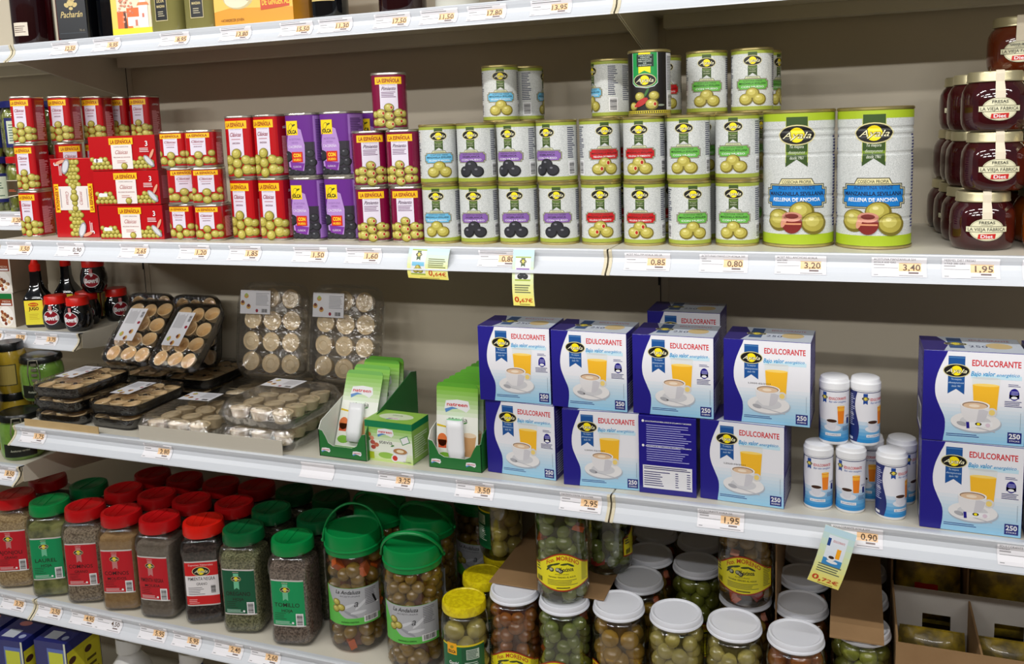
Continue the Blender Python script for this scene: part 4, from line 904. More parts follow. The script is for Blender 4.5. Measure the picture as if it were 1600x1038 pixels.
A.build('front_print', on_front(-d/2), t, eps=.00006)
A = Art(); A.box(-w/2, w/2, -d/2, d/2, ink((150, 196, 80)), 0); A.ell(0, 0, .036, .017, ink((222, 232, 200)), 1, 20); nat_logo(A, 0, -.012, .026, 2); A.text('stevia', 0, .004, .006, ink((80, 110, 80)), 3, w=.022); A.build('top_print', on_top(h), t)
A = Art(); A.box(-d/2, d/2, .002, h-.001, ink((150, 190, 90)), 0); A.box(-d/2, d/2, h*.84, h, ink((22, 128, 80)), 1); A.lines(-d*.4, d*.4, .01, h*.7, 10, ink((220, 230, 200)), 1, .5, .4); A.build('side_print', on_right(w/2), t)

# ------------------------------------------------------------------ tartlet trays
M_btray = mat('black_plastic_tray', (20, 18, 18), .25); M_film = clear('cling_film', (255, 255, 255), .14, .09, .7, bump=(55, 1.6))
M_clam = clear('clear_clamshell', (253, 253, 253), .1, .05, .6, bump=(30, .5))
M_pastry = mat('pale_pastry', (216, 182, 130), .6, noise=(60, .3, (232, 204, 156)), bump=(200, .4)); M_pastry2 = mat('whiter_pastry', (236, 218, 184), .62, noise=(60, .3, (220, 196, 154)), bump=(200, .4)); M_cream = mat('pastry_hollow', (186, 146, 92), .65, noise=(80, .3, (206, 168, 112)))
def tartlet_mesh(filled):
    R, H = .0185, .017
    if filled: prof = [(0, 0), (R*.7, 0), (R, H, 0), (R*.97, H+.0012, 1), (R*.86, H-.0005, 1), (R*.5, H+.0025, 1), (R*.4, H+.001, 1), (0, H+.002, 1)]
    else: prof = [(0, 0), (R*.72, 0), (R, H, 0), (R*.95, H+.0012), (R*.86, H, 0), (R*.66, H*.35, 1), (0, H*.3, 1)]
    return prof
def label_art(A, w, h, icon_right, L=0):
    A.box(-w/2, w/2, -h/2, h/2, ink((224, 224, 230)), L)
    s = 1 if icon_right else -1
    for a, b in ((.3*s, .25), (.42*s, -.05), (.22*s, -.2)):
        A.ell(a*w, b*h, w*.075, h*.1, ink((206, 160, 80)), L+1, 12); A.ell(a*w, b*h+h*.05, w*.05, h*.07, ink((170, 186, 90) if b > 0 else (110, 50, 40)), L+2, 10)
    A.lines(-s*w*.46 if s > 0 else w*.02, -s*w*.46+w*.48 if s > 0 else w*.46, -h*.15, h*.4, 9, ink((150, 150, 156)), L+1, .4, .2)
    A.ell(-s*w*.05 if s > 0 else w*.06, -h*.36, w*.045, w*.045, ink((150, 20, 50)), L+1, 14); A.barcode((-w*.44 if s > 0 else w*.2), (-w*.22 if s > 0 else w*.42), -h*.46, -h*.26, L+1, bg=False)
def tray(kind, dd=.19):
    blk = kind == 'black'; w, d, h = (.128, .168, .03) if blk else (.176, dd, .042)
    t = thing('tartlet_tray', 'tray'); n = 5
    lathe('tray_shell', [(0, .001), (w*.46, .001), (w*.475, .003), (w/2-.001, h*(.72 if blk else .45)), (w/2+.001, h*(.73 if blk else .46)), (w/2+.001, h*(.7 if blk else .43)), (w*.478, .0), (0, 0)], M_btray if blk else M_clam, t, 40, 7, d/w)
    if blk: lathe('film', [(w*.47, .0005), (w/2+.002, h*.4), (w/2+.001, h*.9), (w*.485, h*.985), (w*.4, h*.975), (0, h*.97)], M_film, t, 40, 7, d/w)
    else:
        lathe('clear_lid', [(w/2+.0045, h*.47), (w/2+.001, h*.48), (w*.47, h*.9), (w*.455, h), (w*.42, h), (w*.41, h*.95), (0, h*.94)], M_clam, t, 40, 7, d/w)
        lathe('film', [(w*.49, .0008), (w/2+.006, h*.46), (w*.48, h*.95), (w*.44, h*1.03), (0, h*.99)], M_film, t, 40, 6, d/w)
    nx, ny = 3, 4; rnd = random.Random(5 if blk else 8); px, py = (.0385, .0395) if blk else (.05, (dd-.016)/4)
    k0 = None
    for i in range(nx):
        for j in range(ny):
            if k0 is None:
                k0 = lathe('tartlet', tartlet_mesh(not blk), [M_pastry if blk else M_pastry2, M_cream if blk else M_pastry2], t, 22); o = k0
                if not blk: k0.data.transform(Matrix.Scale(1.2 if dd > .2 else 1.14, 4))
            else: o = k0.copy(); SC.collection.objects.link(o); o.parent = t
            o.location = ((i-1)*px+rnd.uniform(-.002, .002), (j-1.5)*py+rnd.uniform(-.002, .002), .0035 + (0 if blk else .004)); o.rotation_euler = (rnd.uniform(-.12, .12), rnd.uniform(-.12, .12), rnd.uniform(0, 6))
    if blk:   # ribs between the hollows
        bm = bmesh.new()
        for i in range(2):
            for j in range(3): bmesh.ops.create_cone(bm, cap_ends=True, segments=8, radius1=.008, radius2=.004, depth=.02, matrix=Matrix.Translation(((i-.5)*px, (j-1)*py, .012)))
        bm_obj('divider', bm, M_btray, t)
    A = Art()
    if blk: label_art(A, .088, .05, False)
    else: label_art(A, .088, .054, False)
    zt = h*.985 if blk else h*1.03
    A.build('label', (lambda u, v, off: (-.022-v*1.0+.0, .012+u-.0 , zt+off+.0006)) if blk else (lambda u, v, off: (-.034+u*.9, dd/2-.04+v, zt+off+.0006)), t, eps=.00008)
    return t
bt = tray('black'); ct = tray('clear'); ct2 = tray('clear', .212); G = 'black film-wrapped tartlet trays'; th = .0302
for k in range(3): place(bt, .094, -.312, ZC+.0012+th*k, [2, -3, 1][k], 'black film-wrapped tartlet tray, %s of the front left stack' % ('bottom', 'middle', 'top')[k], G)
for k in range(2): place(bt, .236, -.300, ZC+.0012+th*k, [-2, 2][k], 'black film-wrapped tartlet tray, %s of the two lying right of the left stack' % ('lower', 'upper')[k], G)
for i, (x, n_) in enumerate(((.115, 'left'), (.25, 'right'))):
    for k in range(2): place(bt, x+.01*k, -.098, ZC+.0012+th*k, 1, 'black tartlet tray lying at the back under the leaning trays, %s, %s' % (n_, ('lower', 'upper')[k]), G)
def lean(pr, x, y, z, ang, rz, label, G, d):
    """stands on its short edge and leans back by ang from the upright"""
    R = Matrix.Rotation(rz, 3, 'Z') @ Matrix.Rotation(PI/2-ang, 3, 'X')
    r = place(pr, 0, 0, 0, 0, label, G); r.rotation_euler = R.to_euler(); r.location = Vector((x, y, z)) + R @ Vector((0, d/2, 0))
    return r
lean(bt, .165, -.25, ZC+.094, .80, .06, 'black tartlet tray leaning back, left of the front pair', G, .168)
lean(bt, .297, -.25, ZC+.089, .78, -.02, 'black tartlet tray leaning back, right of the front pair', G, .168)
lean(bt, .100, -.092, ZC+.0625, .12, .0, 'black tartlet tray standing against the back panel, left one', G, .168)
lean(bt, .2345, -.092, ZC+.0625, .12, .0, 'black tartlet tray standing against the back panel, right one', G, .168)
G = 'clear tartlet clamshell trays'; tc = .0435
place(ct, .408, -.313, ZC+.0012, 3, 'clear tartlet clamshell lying alone on the shelf right of the black trays', G)
place(ct, .44, -.105, ZC+.0012, 0, 'clear tartlet clamshell lying at the back under the left standing clamshell', G)
place(ct, .637, -.105, ZC+.0012, 0, 'clear tartlet clamshell lying at the back under the right standing clamshell', G)
place(ct, .612, -.312, ZC+.0012, 2, 'clear tartlet clamshell, lower of the front stack beside the green display', G)
place(ct, .617, -.310, ZC+.0012+tc, -2, 'clear tartlet clamshell with its label up, upper of the front stack', G)
lean(ct2, .455, -.1, ZC+.0505, .18, .05, 'clear tartlet clamshell standing upright at the back, left of the two', G, .212)
lean(ct2, .648, -.1, ZC+.0505, .18, .0, 'clear tartlet clamshell standing upright at the back, right of the two', G, .212)
o = box_obj('cardboard_strip', .028, .235, YC+.004, YC+.0062, ZC+.0002, ZC+.016, mat('tan_cardboard', (196, 168, 120), .75, noise=(40, .3, (184, 156, 108)))); tag(o, 'low strip of tan cardboard under the black tartlet trays', 'cardboard')
o = box_obj('shelf_riser', .345, .69, YC+.0025, YC+.0042, ZC+.0005, ZC+.03, mat('grey_translucent_plastic', (196, 190, 176), .35)); tag(o, 'long grey plastic riser strip in front of the clear tartlet trays', 'shelf riser')

# ------------------------------------------------------------------ big square spice jars
M_pet = clear('clear_pet', (252, 252, 252), .08, .07, .6, bump=(90, .2))
def grain(name, c1, c2, scale=260, bump=.8, rough=.85, lo=.12): return mat(name, c1, rough, noise=(scale, lo, c2), bump=(scale, bump))
SPICE = {}
def spice_jar(key, content, lidcol, label):
    R, H, asp = .0445, .186, 1.0; t = thing('spice_jar', 'jar'); n = 5
    prof = [(0, .0008), (R*.8, .0008), (R*.93, .004), (R*.985, .012), (R*.985, .022), (R*.955, .026), (R*.955, .168), (R*.985, .172), (R, .178)]
    lathe('jar_body', [(0, .0008), (R*.8, .0008), (R*.9, .0025), (R*.96, .007), (R*.99, .014), (R*.992, .024), (R*.975, .030), (R*.955, .033), (R*.955, .146), (R*.97, .149), (R*.99, .153)]+shoulder(R*.995, .158, R*.80, .186)+[(R*.80, .194)], M_pet, t, 48, n)
    lathe('jar_contents', [(0, .004), (R*.8, .004), (R*.91, .010), (R*.93, .024), (R*.93, .154), (R*.88, .165), (R*.5, .172), (0, .170)], content, t, 40, n)
    Rl = .0425
    lathe('lid', [(Rl*.93, .1885), (Rl*.99, .189), (Rl, .191), (Rl*.985, .2075), (Rl*.955, .2125), (Rl*.8, .2135), (Rl*.78, .2128), (0, .2128)], lidcol, t, 48)
    bm = bmesh.new(); add_box(bm, -.0006, .0006, -Rl*.75, Rl*.75, .2127, .2139); add_box(bm, -.018, -.0172, -.02, .026, .2127, .2135)
    bm_obj('lid_seam', bm, lidcol, t)
    if label:
        P = Path(R*.957, n); A = Art(); c, lines_, kind = label; w, z0, z1 = .068, .044, .142
        A.box(-w/2, w/2, z0, z1, ink((206, 200, 196)), 0); A.box(-w/2, w/2, z0+.0028, z1-.003, ink(c), 1)
        tx = ink((30, 14, 16) if kind != 'pep' else (30, 28, 30))
        if kind == 'pep':
            A.box(-w/2, w/2, z0+.022, z1-.032, ink((232, 228, 230)), 2); A.text('Especias Naturales', -.0, z1-.010, .0042, ink((240, 210, 210)), 3, w=.05); A.ayala(0, z1-.022, .034, 4)
            for i, l in enumerate(lines_): A.text(l, 0, .1-.0105*i, .0075-.0015*i, tx, 3, w=(.055, .022)[i], bold=.005)
            A.lines(-w*.42, w*.1, .068, .086, 5, ink((120, 116, 120)), 3, .35, .4); A.barcode(w*.24, w*.42, .070, .09, 3, vert=True, bg=False)
            A.lines(-w*.42, -w*.1, z0+.005, z0+.016, 3, ink((240, 170, 170)), 3, .4, .3)
        else:
            A.text('ESPECIAS', -.004, z1-.0075, .0022, ink((230, 200, 190)), 3, w=.012); A.ribbon(-.004, .0985, z1-.009, .011, (190, 120, 120) if kind == 'r' else (110, 190, 150), 2); A.ayala(-.004, .1215, .0195, 4)
            for i, l in enumerate(lines_): A.text(l, -w*.42 if False else -.002, .0855-.011*i, .0088-.0024*i, tx, 3, w=min(.052, (.0078-.002*i)*len(l)), bold=.006)
            A.lines(-w*.42, -w*.05, .058, .074, 4, tx, 2, .22, .3); A.lines(-w*.42, w*.1, z0+.0045, z0+.012, 3, ink((226, 190, 190) if kind == 'r' else (180, 220, 200)), 3, .4, .2)
            A.barcode(w*.22, w*.44, z0+.0015, z0+.028, 3, vert=True); A.ell(w*.12, z0+.008, .0024, .0024, ink(WHITE), 3, 12)
        A.build('label', on_path(P), t, .006)
    return t
M_rl = mat('red_plastic_lid', (178, 12, 18), .3); M_rl2 = mat('bright_red_plastic_lid', (214, 26, 14), .3); M_gl = mat('green_plastic_lid', (0, 130, 62), .3); M_dg = mat('dark_green_plastic_lid', (4, 92, 48), .3)
RD = (186, 16, 34); GR = (0, 140, 84)
def leaf_content():
    return mat('bay_leaves', (70, 80, 34), .7, noise=(34, .12, (146, 148, 88)), bump=(40, 1.0))
SP = dict(
    sesame=spice_jar('sesame', grain('sesame_seeds', (150, 124, 84), (196, 172, 126)), M_rl, (RD, ('AJONJOLI', 'GRANO'), 'r')),
    bay=spice_jar('bay', leaf_content(), M_gl, (GR, ('LAUREL', 'HOJA'), 'g')),
    cumin=spice_jar('cumin', grain('cumin_seeds', (104, 90, 74), (168, 152, 128)), M_rl, (RD, ('COMINOS', 'GRANO'), 'r')),
    cuminp=spice_jar('cuminp', grain('ground_cumin', (150, 118, 74), (164, 132, 86), 120, .15), M_rl, (RD, ('COMINOS', 'MOLIDOS'), 'r')),
    pepperp=spice_jar('pepperp', grain('ground_pepper', (108, 98, 86), (122, 112, 98), 160, .15), M_rl, (RD, ('PIMIENTA NEGRA', 'MOLIDA'), 'r')),
    pepper=spice_jar('pepper', grain('black_peppercorns', (20, 16, 15), (66, 52, 46), 200, 1.0), M_rl2, ((206, 20, 26), ('PIMIENTA NEGRA', 'GRANO'), 'pep')),
    oregano=spice_jar('oregano', grain('dried_oregano', (78, 82, 52), (150, 150, 110), 280), M_dg, ((0, 84, 54), ('OREGANO', 'HOJA'), 'g')),
    thyme=spice_jar('thyme', grain('dried_thyme', (78, 66, 58), (146, 130, 116), 280), M_gl, ((0, 146, 86), ('TOMILLO', 'HOJA'), 'g')),
    backr=spice_jar('backr', grain('dark_spice', (70, 58, 48), (100, 86, 72)), M_rl, None), backg=spice_jar('backg', grain('dark_herbs', (54, 56, 38), (90, 92, 66)), M_dg, None))
G = 'big square spice jars in the front row'
for k, x, y, a, l in (('sesame', -.102, -.356, 24, 'square jar of sesame seed with a red lid, left of the bay leaves'), ('bay', .010, -.361, 26, 'square jar of bay leaves with a green lid and green label'), ('cumin', .112, -.358, 22, 'square jar of whole cumin with a red lid, just right of the bay leaves'),
                      ('cuminp', .215, -.358, 20, 'square jar of tan ground cumin with a red lid and lowered label'), ('pepperp', .320, -.358, 10, 'square jar of grey ground pepper with a red lid'), ('pepper', .425, -.346, 24, 'square jar of black peppercorns with a bright red lid and white label'),
                      ('oregano', .530, -.350, 14, 'square jar of oregano with a dark green lid and label'), ('thyme', .654, -.357, 12, 'square jar of thyme with a bright green lid, beside the bucket jars')):
    place(SP[k], x, y, ZD, a, l, G)
G = 'big spice jars standing behind the front row'
rowsb = [('backg', .023, -.262, 'behind the bay leaf jar'), ('backr', .124, -.258, 'behind the whole cumin'), ('backr', .225, -.262, 'behind the ground cumin'), ('backr', .323, -.262, 'behind the ground pepper'), ('backr', .429, -.25, 'behind the peppercorns'), ('backg', .528, -.252, 'behind the oregano'), ('backg', .648, -.26, 'behind the thyme'),
         ('backr', .220, -.165, 'in the third row, third from left'), ('backr', .325, -.165, 'in the third row, fourth from left'), ('backr', .418, -.155, 'in the third row behind the peppercorns'), ('backg', .52, -.155, 'in the third row behind the oregano'), ('backg', .62, -.16, 'in the third row behind the thyme'), ('backr', -.11, -.258, 'behind the sesame seed jar'), ('backr', .122, -.163, 'in the third row, second from left')]
for k, x, y, l in rowsb: place(SP[k], x, y, ZD, 8, '%s-lidded spice jar %s' % ('green' if k == 'backg' else 'red', l), G)

# ------------------------------------------------------------------ glass jars of olives
M_glass = clear('jar_glass', (253, 253, 249), .06, .075, .75)
M_blob = {'green': mat('green_olives', (112, 122, 40), .2, coat=.9, noise=(45, .25, (146, 150, 66))), 'pale': mat('pale_olives', (158, 146, 74), .2, coat=.9, noise=(45, .25, (182, 170, 96))), 'brown': mat('brown_olives', (150, 118, 48), .2, coat=.9, noise=(45, .25, (126, 100, 36))),
          'dark': mat('dark_green_olives', (96, 112, 50), .2, coat=.9, noise=(45, .25, (128, 138, 74))), 'gold': mat('golden_olives', (170, 132, 54), .2, coat=.9, noise=(45, .25, (150, 118, 44))), 'orange': mat('amber_olives', (160, 92, 36), .2, coat=.9, noise=(45, .25, (124, 76, 34)))}
M_carrot = mat('carrot_pieces', (206, 92, 28), .35, coat=.3); M_pepper = mat('red_pepper_pieces', (160, 30, 20), .35, coat=.3); M_almond = mat('garlic_pieces', (222, 200, 150), .4, coat=.3)
def brine(name, c): return mat(name, c, .3)
def olive_fill(t, R, z0, z1, r, m, brn, bits=0.0, seed=1, names='olives', ell=1.12, dome=0):
    rnd = random.Random(seed*7+1); ico = bmesh.new(); bmesh.ops.create_icosphere(ico, subdivisions=2, radius=1.0)
    IV = [v.co.copy() for v in ico.verts]; IF = [tuple(v.index for v in f.verts) for f in ico.faces]; ico.free()
    sets = {0: ([], []), 1: ([], []), 2: ([], [])}; z = z0+r; k = 0
    while z < z1-r*.4:
        for ring, Rr in ((0, R-r*1.03),) + (((1, R-r*2.9),) if z > z1-r*2.5 else ()):
            if Rr <= 0: continue
            n = max(3, int(2*PI*Rr/(2*r*1.04))); o_ = rnd.random()*2
            for i in range(n):
                a = 2*PI*(i+o_)/n+rnd.uniform(-.5, .5)*r/Rr; s = rnd.uniform(.9, 1.14)*r
                which = 0
                if rnd.random() < bits: which = rnd.choice((1, 1, 2))
                E = Euler((rnd.uniform(0, 3), rnd.uniform(0, 3), rnd.uniform(0, 3)) if ell < 1.5 else (rnd.uniform(-.3, .3), rnd.uniform(-.3, .3), rnd.uniform(0, 3))).to_matrix()
                c = Vector((Rr*math.cos(a), Rr*math.sin(a), z+rnd.uniform(-.5, .5)*r))
                sc_ = Vector((s, s, s*ell)) if which == 0 else Vector((s*.55, s*.75, s*1.1))
                V, F_ = sets[which]; b = len(V)
                if which == 0:
                    for v in IV: V.append(c+E @ Vector((v.x*sc_.x, v.y*sc_.y, v.z*sc_.z)))
                    F_ += [tuple(b+q for q in f) for f in IF]
                else:
                    for sx in (-1, 1):
                        for sy in (-1, 1):
                            for sz in (-1, 1): V.append(c+E @ Vector((sx*sc_.x*.8, sy*sc_.y*.8, sz*sc_.z*.8)))
                    F_ += [tuple(b+q for q in f) for f in ((0, 1, 3, 2), (4, 6, 7, 5), (0, 4, 5, 1), (2, 3, 7, 6), (0, 2, 6, 4), (1, 5, 7, 3))]
        z += r*1.5; k += 1
    o = mesh_obj(names, sets[0][0], sets[0][1], m, t, None, True); o['kind'] = 'stuff'
    for w_, nm, mm in ((1, 'carrot_pieces', M_carrot), (2, 'pepper_pieces', M_pepper)):
        if sets[w_][0]: q = mesh_obj(nm, sets[w_][0], sets[w_][1], mm, t); q['kind'] = 'stuff'
    lathe('brine', [(0, z0), (R-r*1.5, z0), (R-r*1.5, z1-r*.5), (0, z1-r*.5)], brn, t, 24)
def moreno_label(t, R, low=0, rot=0, z0=.028, hh=.064):
    P = Path(R*1.004, 2.0); A = Art(); w = .112; rn = (168, 52, 24); u0 = rot
    def top(u): return z0+hh-.010+.0125*math.cos((u-u0)/w*2*PI*.95)
    def bot(u): return z0-.0045*math.cos((u-u0)/w*2*PI*.9)+.002
    for g, c, L in ((0, rn, 1), (.0026, (238, 226, 30), 2)):
        n = 26
        for k in range(n):
            a, b = u0-w/2+g*.4+(w-g*.8)*k/n, u0-w/2+g*.4+(w-g*.8)*(k+1)/n
            A.poly([(a, bot(a)+g), (b, bot(b)+g), (b, top(b)-g), (a, top(a)-g)], ink(c), L)
    A.text('Fco. MORENO', u0+.002, z0+hh-.0095, .0078, ink((190, 60, 20)), 4, w=.058, bold=.02)
    P_, Q_, m_, L_ = A.E[-1]; A.E[-1] = ([(a, b+top(a)-top(u0)) for a, b in P_], Q_, m_, L_)
    g = ink((60, 70, 30)); k_ = ink((50, 46, 36))
    for a, b, q in ((-.016, .045, .5), (-.008, .049, .3), (.004, .049, .1), (.012, .047, -.5), (-.018, .041, .9)): A.ell(u0+a*1.25, z0+b*.96, .0078, .0018, g, 4, 10, q)
    for a, b in ((-.014, .0365), (-.003, .037), (.002, .0345)): A.ell(u0+a-.004, z0+b, .0044, .004, k_, 4, 12); A.ell(u0+a-.0046, z0+b+.0006, .003, .0026, ink((180, 180, 150)), 5, 10)
    A.text('Kocinos', u0+.008, z0+.034, .0078, k_, 6, w=.024, shear=-.3, bold=.02)
    A.text('ACEITUNAS', u0, z0+.0275, .0026, ink((110, 100, 40)), 4, w=.024); A.text('Variedad: VERDEO AL AGUA', u0, z0+.022, .003, ink((50, 50, 30)), 4, w=.048, bold=.01)
    A.lines(u0-.026, u0+.03, z0+.008, z0+.019, 4, ink((120, 116, 50)), 4, .4, .3); A.lines(u0+.036, u0+.052, z0+.012, z0+.046, 12, ink((110, 110, 50)), 4, .4, .4)
    A.barcode(u0-.052, u0-.036, z0+.008, z0+.020, 4, bg=False); A.lines(u0-.052, u0-.04, z0+.028, z0+.048, 4, ink((100, 100, 60)), 4, .5, .3); A.lines(u0-.01, u0+.014, z0+.0025, z0+.0055, 1, ink((60, 40, 20)), 4, .6)
    A.build('label', on_path(P), t, .005)
M_wl = mat('white_metal_lid', (226, 228, 236), .32); M_yl = mat('yellow_metal_lid', (226, 208, 20), .34, noise=(120, .06, (206, 184, 14)))
def glass_jar(kind, lid=M_wl, bits=0.0, seed=1, r=.0122, rot=0.0, label=True, H=.19, R=.0468, brn=(70, 60, 20)):
    t = thing('olive_jar', 'jar'); k = H/.19
    prof = [(0, .003), (R*.6, .001), (R*.86, .0005), (R*.97, .007), (R, .016), (R*1.0, .03), (R*.99, .034), (R*.99, .128*k)]+shoulder(R, .136*k, R*.83, .170*k)+[(R*.83, .182*k)]
    lathe('jar_glass', prof, M_glass, t, 48)
    olive_fill(t, R*.955, .005, .160*k, r, M_blob[kind], brine('brine_'+kind, brn), bits, seed)
    Rl = .0445
    lathe('lid', [(Rl*.93, .1765*k), (Rl*.985, .176*k), (Rl*1.01, .1775*k), (Rl*1.005, .180*k), (Rl*.975, .1815*k), (Rl*.975, .186*k), (Rl*.95, .1893*k), (Rl*.90, .19*k), (Rl*.85, .189*k), (Rl*.82, .1878*k), (0, .1878*k)], lid, t, 48)
    if label: moreno_label(t, R, rot=rot)
    return t
J = dict(redbrown=glass_jar('orange', seed=2, brn=(84, 36, 14), rot=-.008), green=glass_jar('dark', seed=3, bits=.05, rot=-.012, brn=(50, 56, 22)), mix=glass_jar('gold', seed=4, r=.0155, bits=.06, rot=-.046, brn=(90, 66, 20)), pale=glass_jar('pale', seed=5, rot=-.046, brn=(80, 74, 28), r=.0126),
         pale2=glass_jar('pale', seed=6, rot=-.04, brn=(84, 80, 36), r=.0132), amber=glass_jar('orange', seed=7, r=.017, label=False, brn=(110, 60, 16)), olive=glass_jar('green', seed=8, r=.0145, rot=.004, brn=(56, 56, 16)), brown=glass_jar('brown', seed=9, bits=.08, brn=(60, 40, 14), label=False))
G = 'white-lidded glass jars of olives'
row = [('redbrown', 1.134, -.372, 18, 'of reddish olives with its yellow label in front, first from the left'), ('green', 1.229, -.376, 16, 'of dark green olives under the stacked jar at the front'), ('mix', 1.3245, -.3665, 12, 'of large golden olives, third in the front row'), ('pale', 1.424, -.3665, 8, 'of pale olives, fourth in the front row'),
       ('pale2', 1.520, -.3675, 4, 'of light olives, left of the amber pickle jar'), ('amber', 1.617, -.372, 2, 'of large amber pickles without a visible label'), ('olive', 1.716, -.318, 0, 'of big green olives under the folded cardboard')]
for k, x, y, a, l in row: place(J[k], x, y, ZD, a, 'white-lidded jar '+l, G)
G = 'olive jars in the rows behind'
for k, x, y, a, l in (('brown', 1.130, -.268, 0, 'behind the reddish olives'), ('brown', 1.232, -.272, 0, 'directly behind the dark green olives'), ('brown', 1.338, -.270, 0, 'behind the golden olives'), ('olive', 1.4295, -.186, 12, 'third row, with a yellow label in shadow'), ('brown', 1.337, -.172, 0, 'third row behind the golden olives'),
                      ('brown', 1.527, -.270, 0, 'carrying the stacked jar at the right'), ('amber', 1.6205, -.2745, 0, 'behind the amber pickles'), ('brown', 1.6205, -.176, 0, 'third row behind the amber pickles'), ('brown', 1.42, -.088, 0, 'fourth row, centre'), ('brown', 1.328, -.075, 0, 'fourth row at the back, left'),
                      ('brown', 1.6205, -.078, 0, 'fourth row behind the amber pickles'), ('brown', 1.7155, -.217, 0, 'second row behind the folded cardboard'), ('brown', 1.7155, -.12, 0, 'third row behind the folded cardboard'), ('brown', 1.232, -.172, 0, 'third row beneath the cardboard sheet'), ('brown', 1.525, -.172, 0, 'third row behind the right stacked jar')):
    place(J[k], x, y, ZD, a, 'shadowed white-lidded jar '+l, G)
jt = glass_jar('dark', bits=.06, seed=12, rot=-.006, brn=(60, 62, 28)); jt2 = glass_jar('brown', bits=.14, seed=13, rot=-.004, brn=(60, 44, 20))
M_kraft = mat('brown_cardboard', (150, 118, 80), .8, noise=(20, .3, (138, 106, 70)), bump=(90, .2))
# cardboard sheets between the layers
bm = bmesh.new(); add_box(bm, 1.085, 1.30, -.372, -.12, ZD+.1903, ZD+.1925)
o = bm_obj('cardboard_sheet', bm, M_kraft); tag(o, 'flat brown cardboard sheet laid between the two layers of olive jars', 'cardboard')
place(jt, 1.2245, -.3665, ZD+.1926, 24, 'jar of green olives with a yellow label standing on the cardboard sheet', 'olive jars of the second layer')
place(jt, 1.274, -.250, ZD+.1926, 130, 'shadowed jar of green olives standing on the sheet behind the front stacked jar', 'olive jars of the second layer')
place(jt2, 1.529, -.283, ZD+.1905, 4, 'jar of mixed olives with a yellow label, stacked right of the centre', 'olive jars of the second layer')
bm = bmesh.new(); add_box(bm, 1.5795, 1.582, -.30, -.06, ZD+.13, ZD+.31); o = bm_obj('cardboard_divider', bm, M_kraft); tag(o, 'upright strip of brown cardboard right of the stacked mixed olive jar', 'cardboard')
V = []; prof = [(-.372, ZD+.190), (-.345, ZD+.2005), (-.30, ZD+.2025), (-.15, ZD+.215), (-.10, ZD+.228)]
bm = bmesh.new(); rA = []
for y, z in prof: rA.append([bm.verts.new((x, y, z+dz)) for x in (1.668, 1.748) for dz in (0, .0022)])
for a, b in zip(rA, rA[1:]):
    for q in ((0, 1), (1, 3), (3, 2), (2, 0)): bm.faces.new((a[q[0]], a[q[1]], b[q[1]], b[q[0]]))
bm.faces.new((rA[0][0], rA[0][2], rA[0][3], rA[0][1])); bm.faces.new((rA[-1][0], rA[-1][1], rA[-1][3], rA[-1][2])); bmesh.ops.recalc_face_normals(bm, faces=bm.faces)
o = bm_obj('cardboard_flap', bm, M_kraft); tag(o, 'torn brown cardboard flap bent down over the rightmost olive jar lid', 'cardboard')

# yellow-lidded jars
def jolca_jar():
    t = thing('olive_jar', 'jar'); R = .0435
    lathe('jar_glass', [(0, .003), (R*.86, .0005), (R*.97, .007), (R, .016), (R, .112)]+shoulder(R, .118, R*.84, .147)+[(R*.84, .158)], M_glass, t, 48)
    olive_fill(t, R*.955, .005, .142, .0165, M_blob['pale'], brine('brine_pale', (80, 74, 28)), 0, 21)
    Rl = .0405; lathe('lid', [(Rl*.93, .1515), (Rl*.985, .151), (Rl, .153), (Rl*.985, .164), (Rl*.955, .1675), (Rl*.88, .168), (Rl*.845, .1665), (0, .1665)], M_yl, t, 48)
    P = Path(R*1.004, 2.0); A = Art(); w = .085
    A.box(-w/2, w/2, .025, .102, ink((226, 206, 30)), 1); A.box(-w/2, w/2, .025, .0985, ink((20, 104, 58)), 2); A.box(-w*.35, -w*.12, .083, .1045, ink((246, 176, 20)), 3); A.text('JOLCA', -w*.235, .086, .0055, ink(BLACK), 4, w=.016, bold=.04); A.ell(-w*.23, .097, .004, .0028, ink((160, 140, 20)), 4, 12, .4)
    A.text('Gordal', -w*.2, .064, .0065, ink(WHITE), 4, w=.019, shear=.25, bold=.02); A.text('de Sevilla', -w*.2, .057, .0042, ink(WHITE), 4, w=.017, shear=.25); A.box(-w*.02, w*.5, .03, .0985, ink((14, 84, 48)), 3)
    A.box(w*.08, w*.36, .074, .093, ink((190, 206, 190)), 4); A.lines(w*.09, w*.35, .075, .092, 6, ink((20, 70, 50)), 5, .5, .3); A.lines(w*.04, w*.4, .04, .07, 8, ink((190, 210, 196)), 4, .4, .3); A.ell(w*.28, .06, .0025, .0025, ink(WHITE), 5, 10)
    A.build('label', on_path(P), t, .005); return t
jo = jolca_jar()
place(jo, 1.0455, -.398, ZD, 16, 'yellow-lidded jar of big pale olives with a green label at the front', 'yellow-lidded olive jars')
place(jo, 1.0445, -.305, ZD, 20, 'yellow-lidded jar of olives directly behind the front yellow-lidded one', 'yellow-lidded olive jars')
place(jo, 1.048, -.21, ZD, 60, 'yellow-lidded jar of olives in the third row, carrying another jar', 'yellow-lidded olive jars')
place(jo, 1.048, -.215, ZD+.1682, -62, 'jar of olives stacked on a yellow lid high up in the shadow', 'yellow-lidded olive jars')

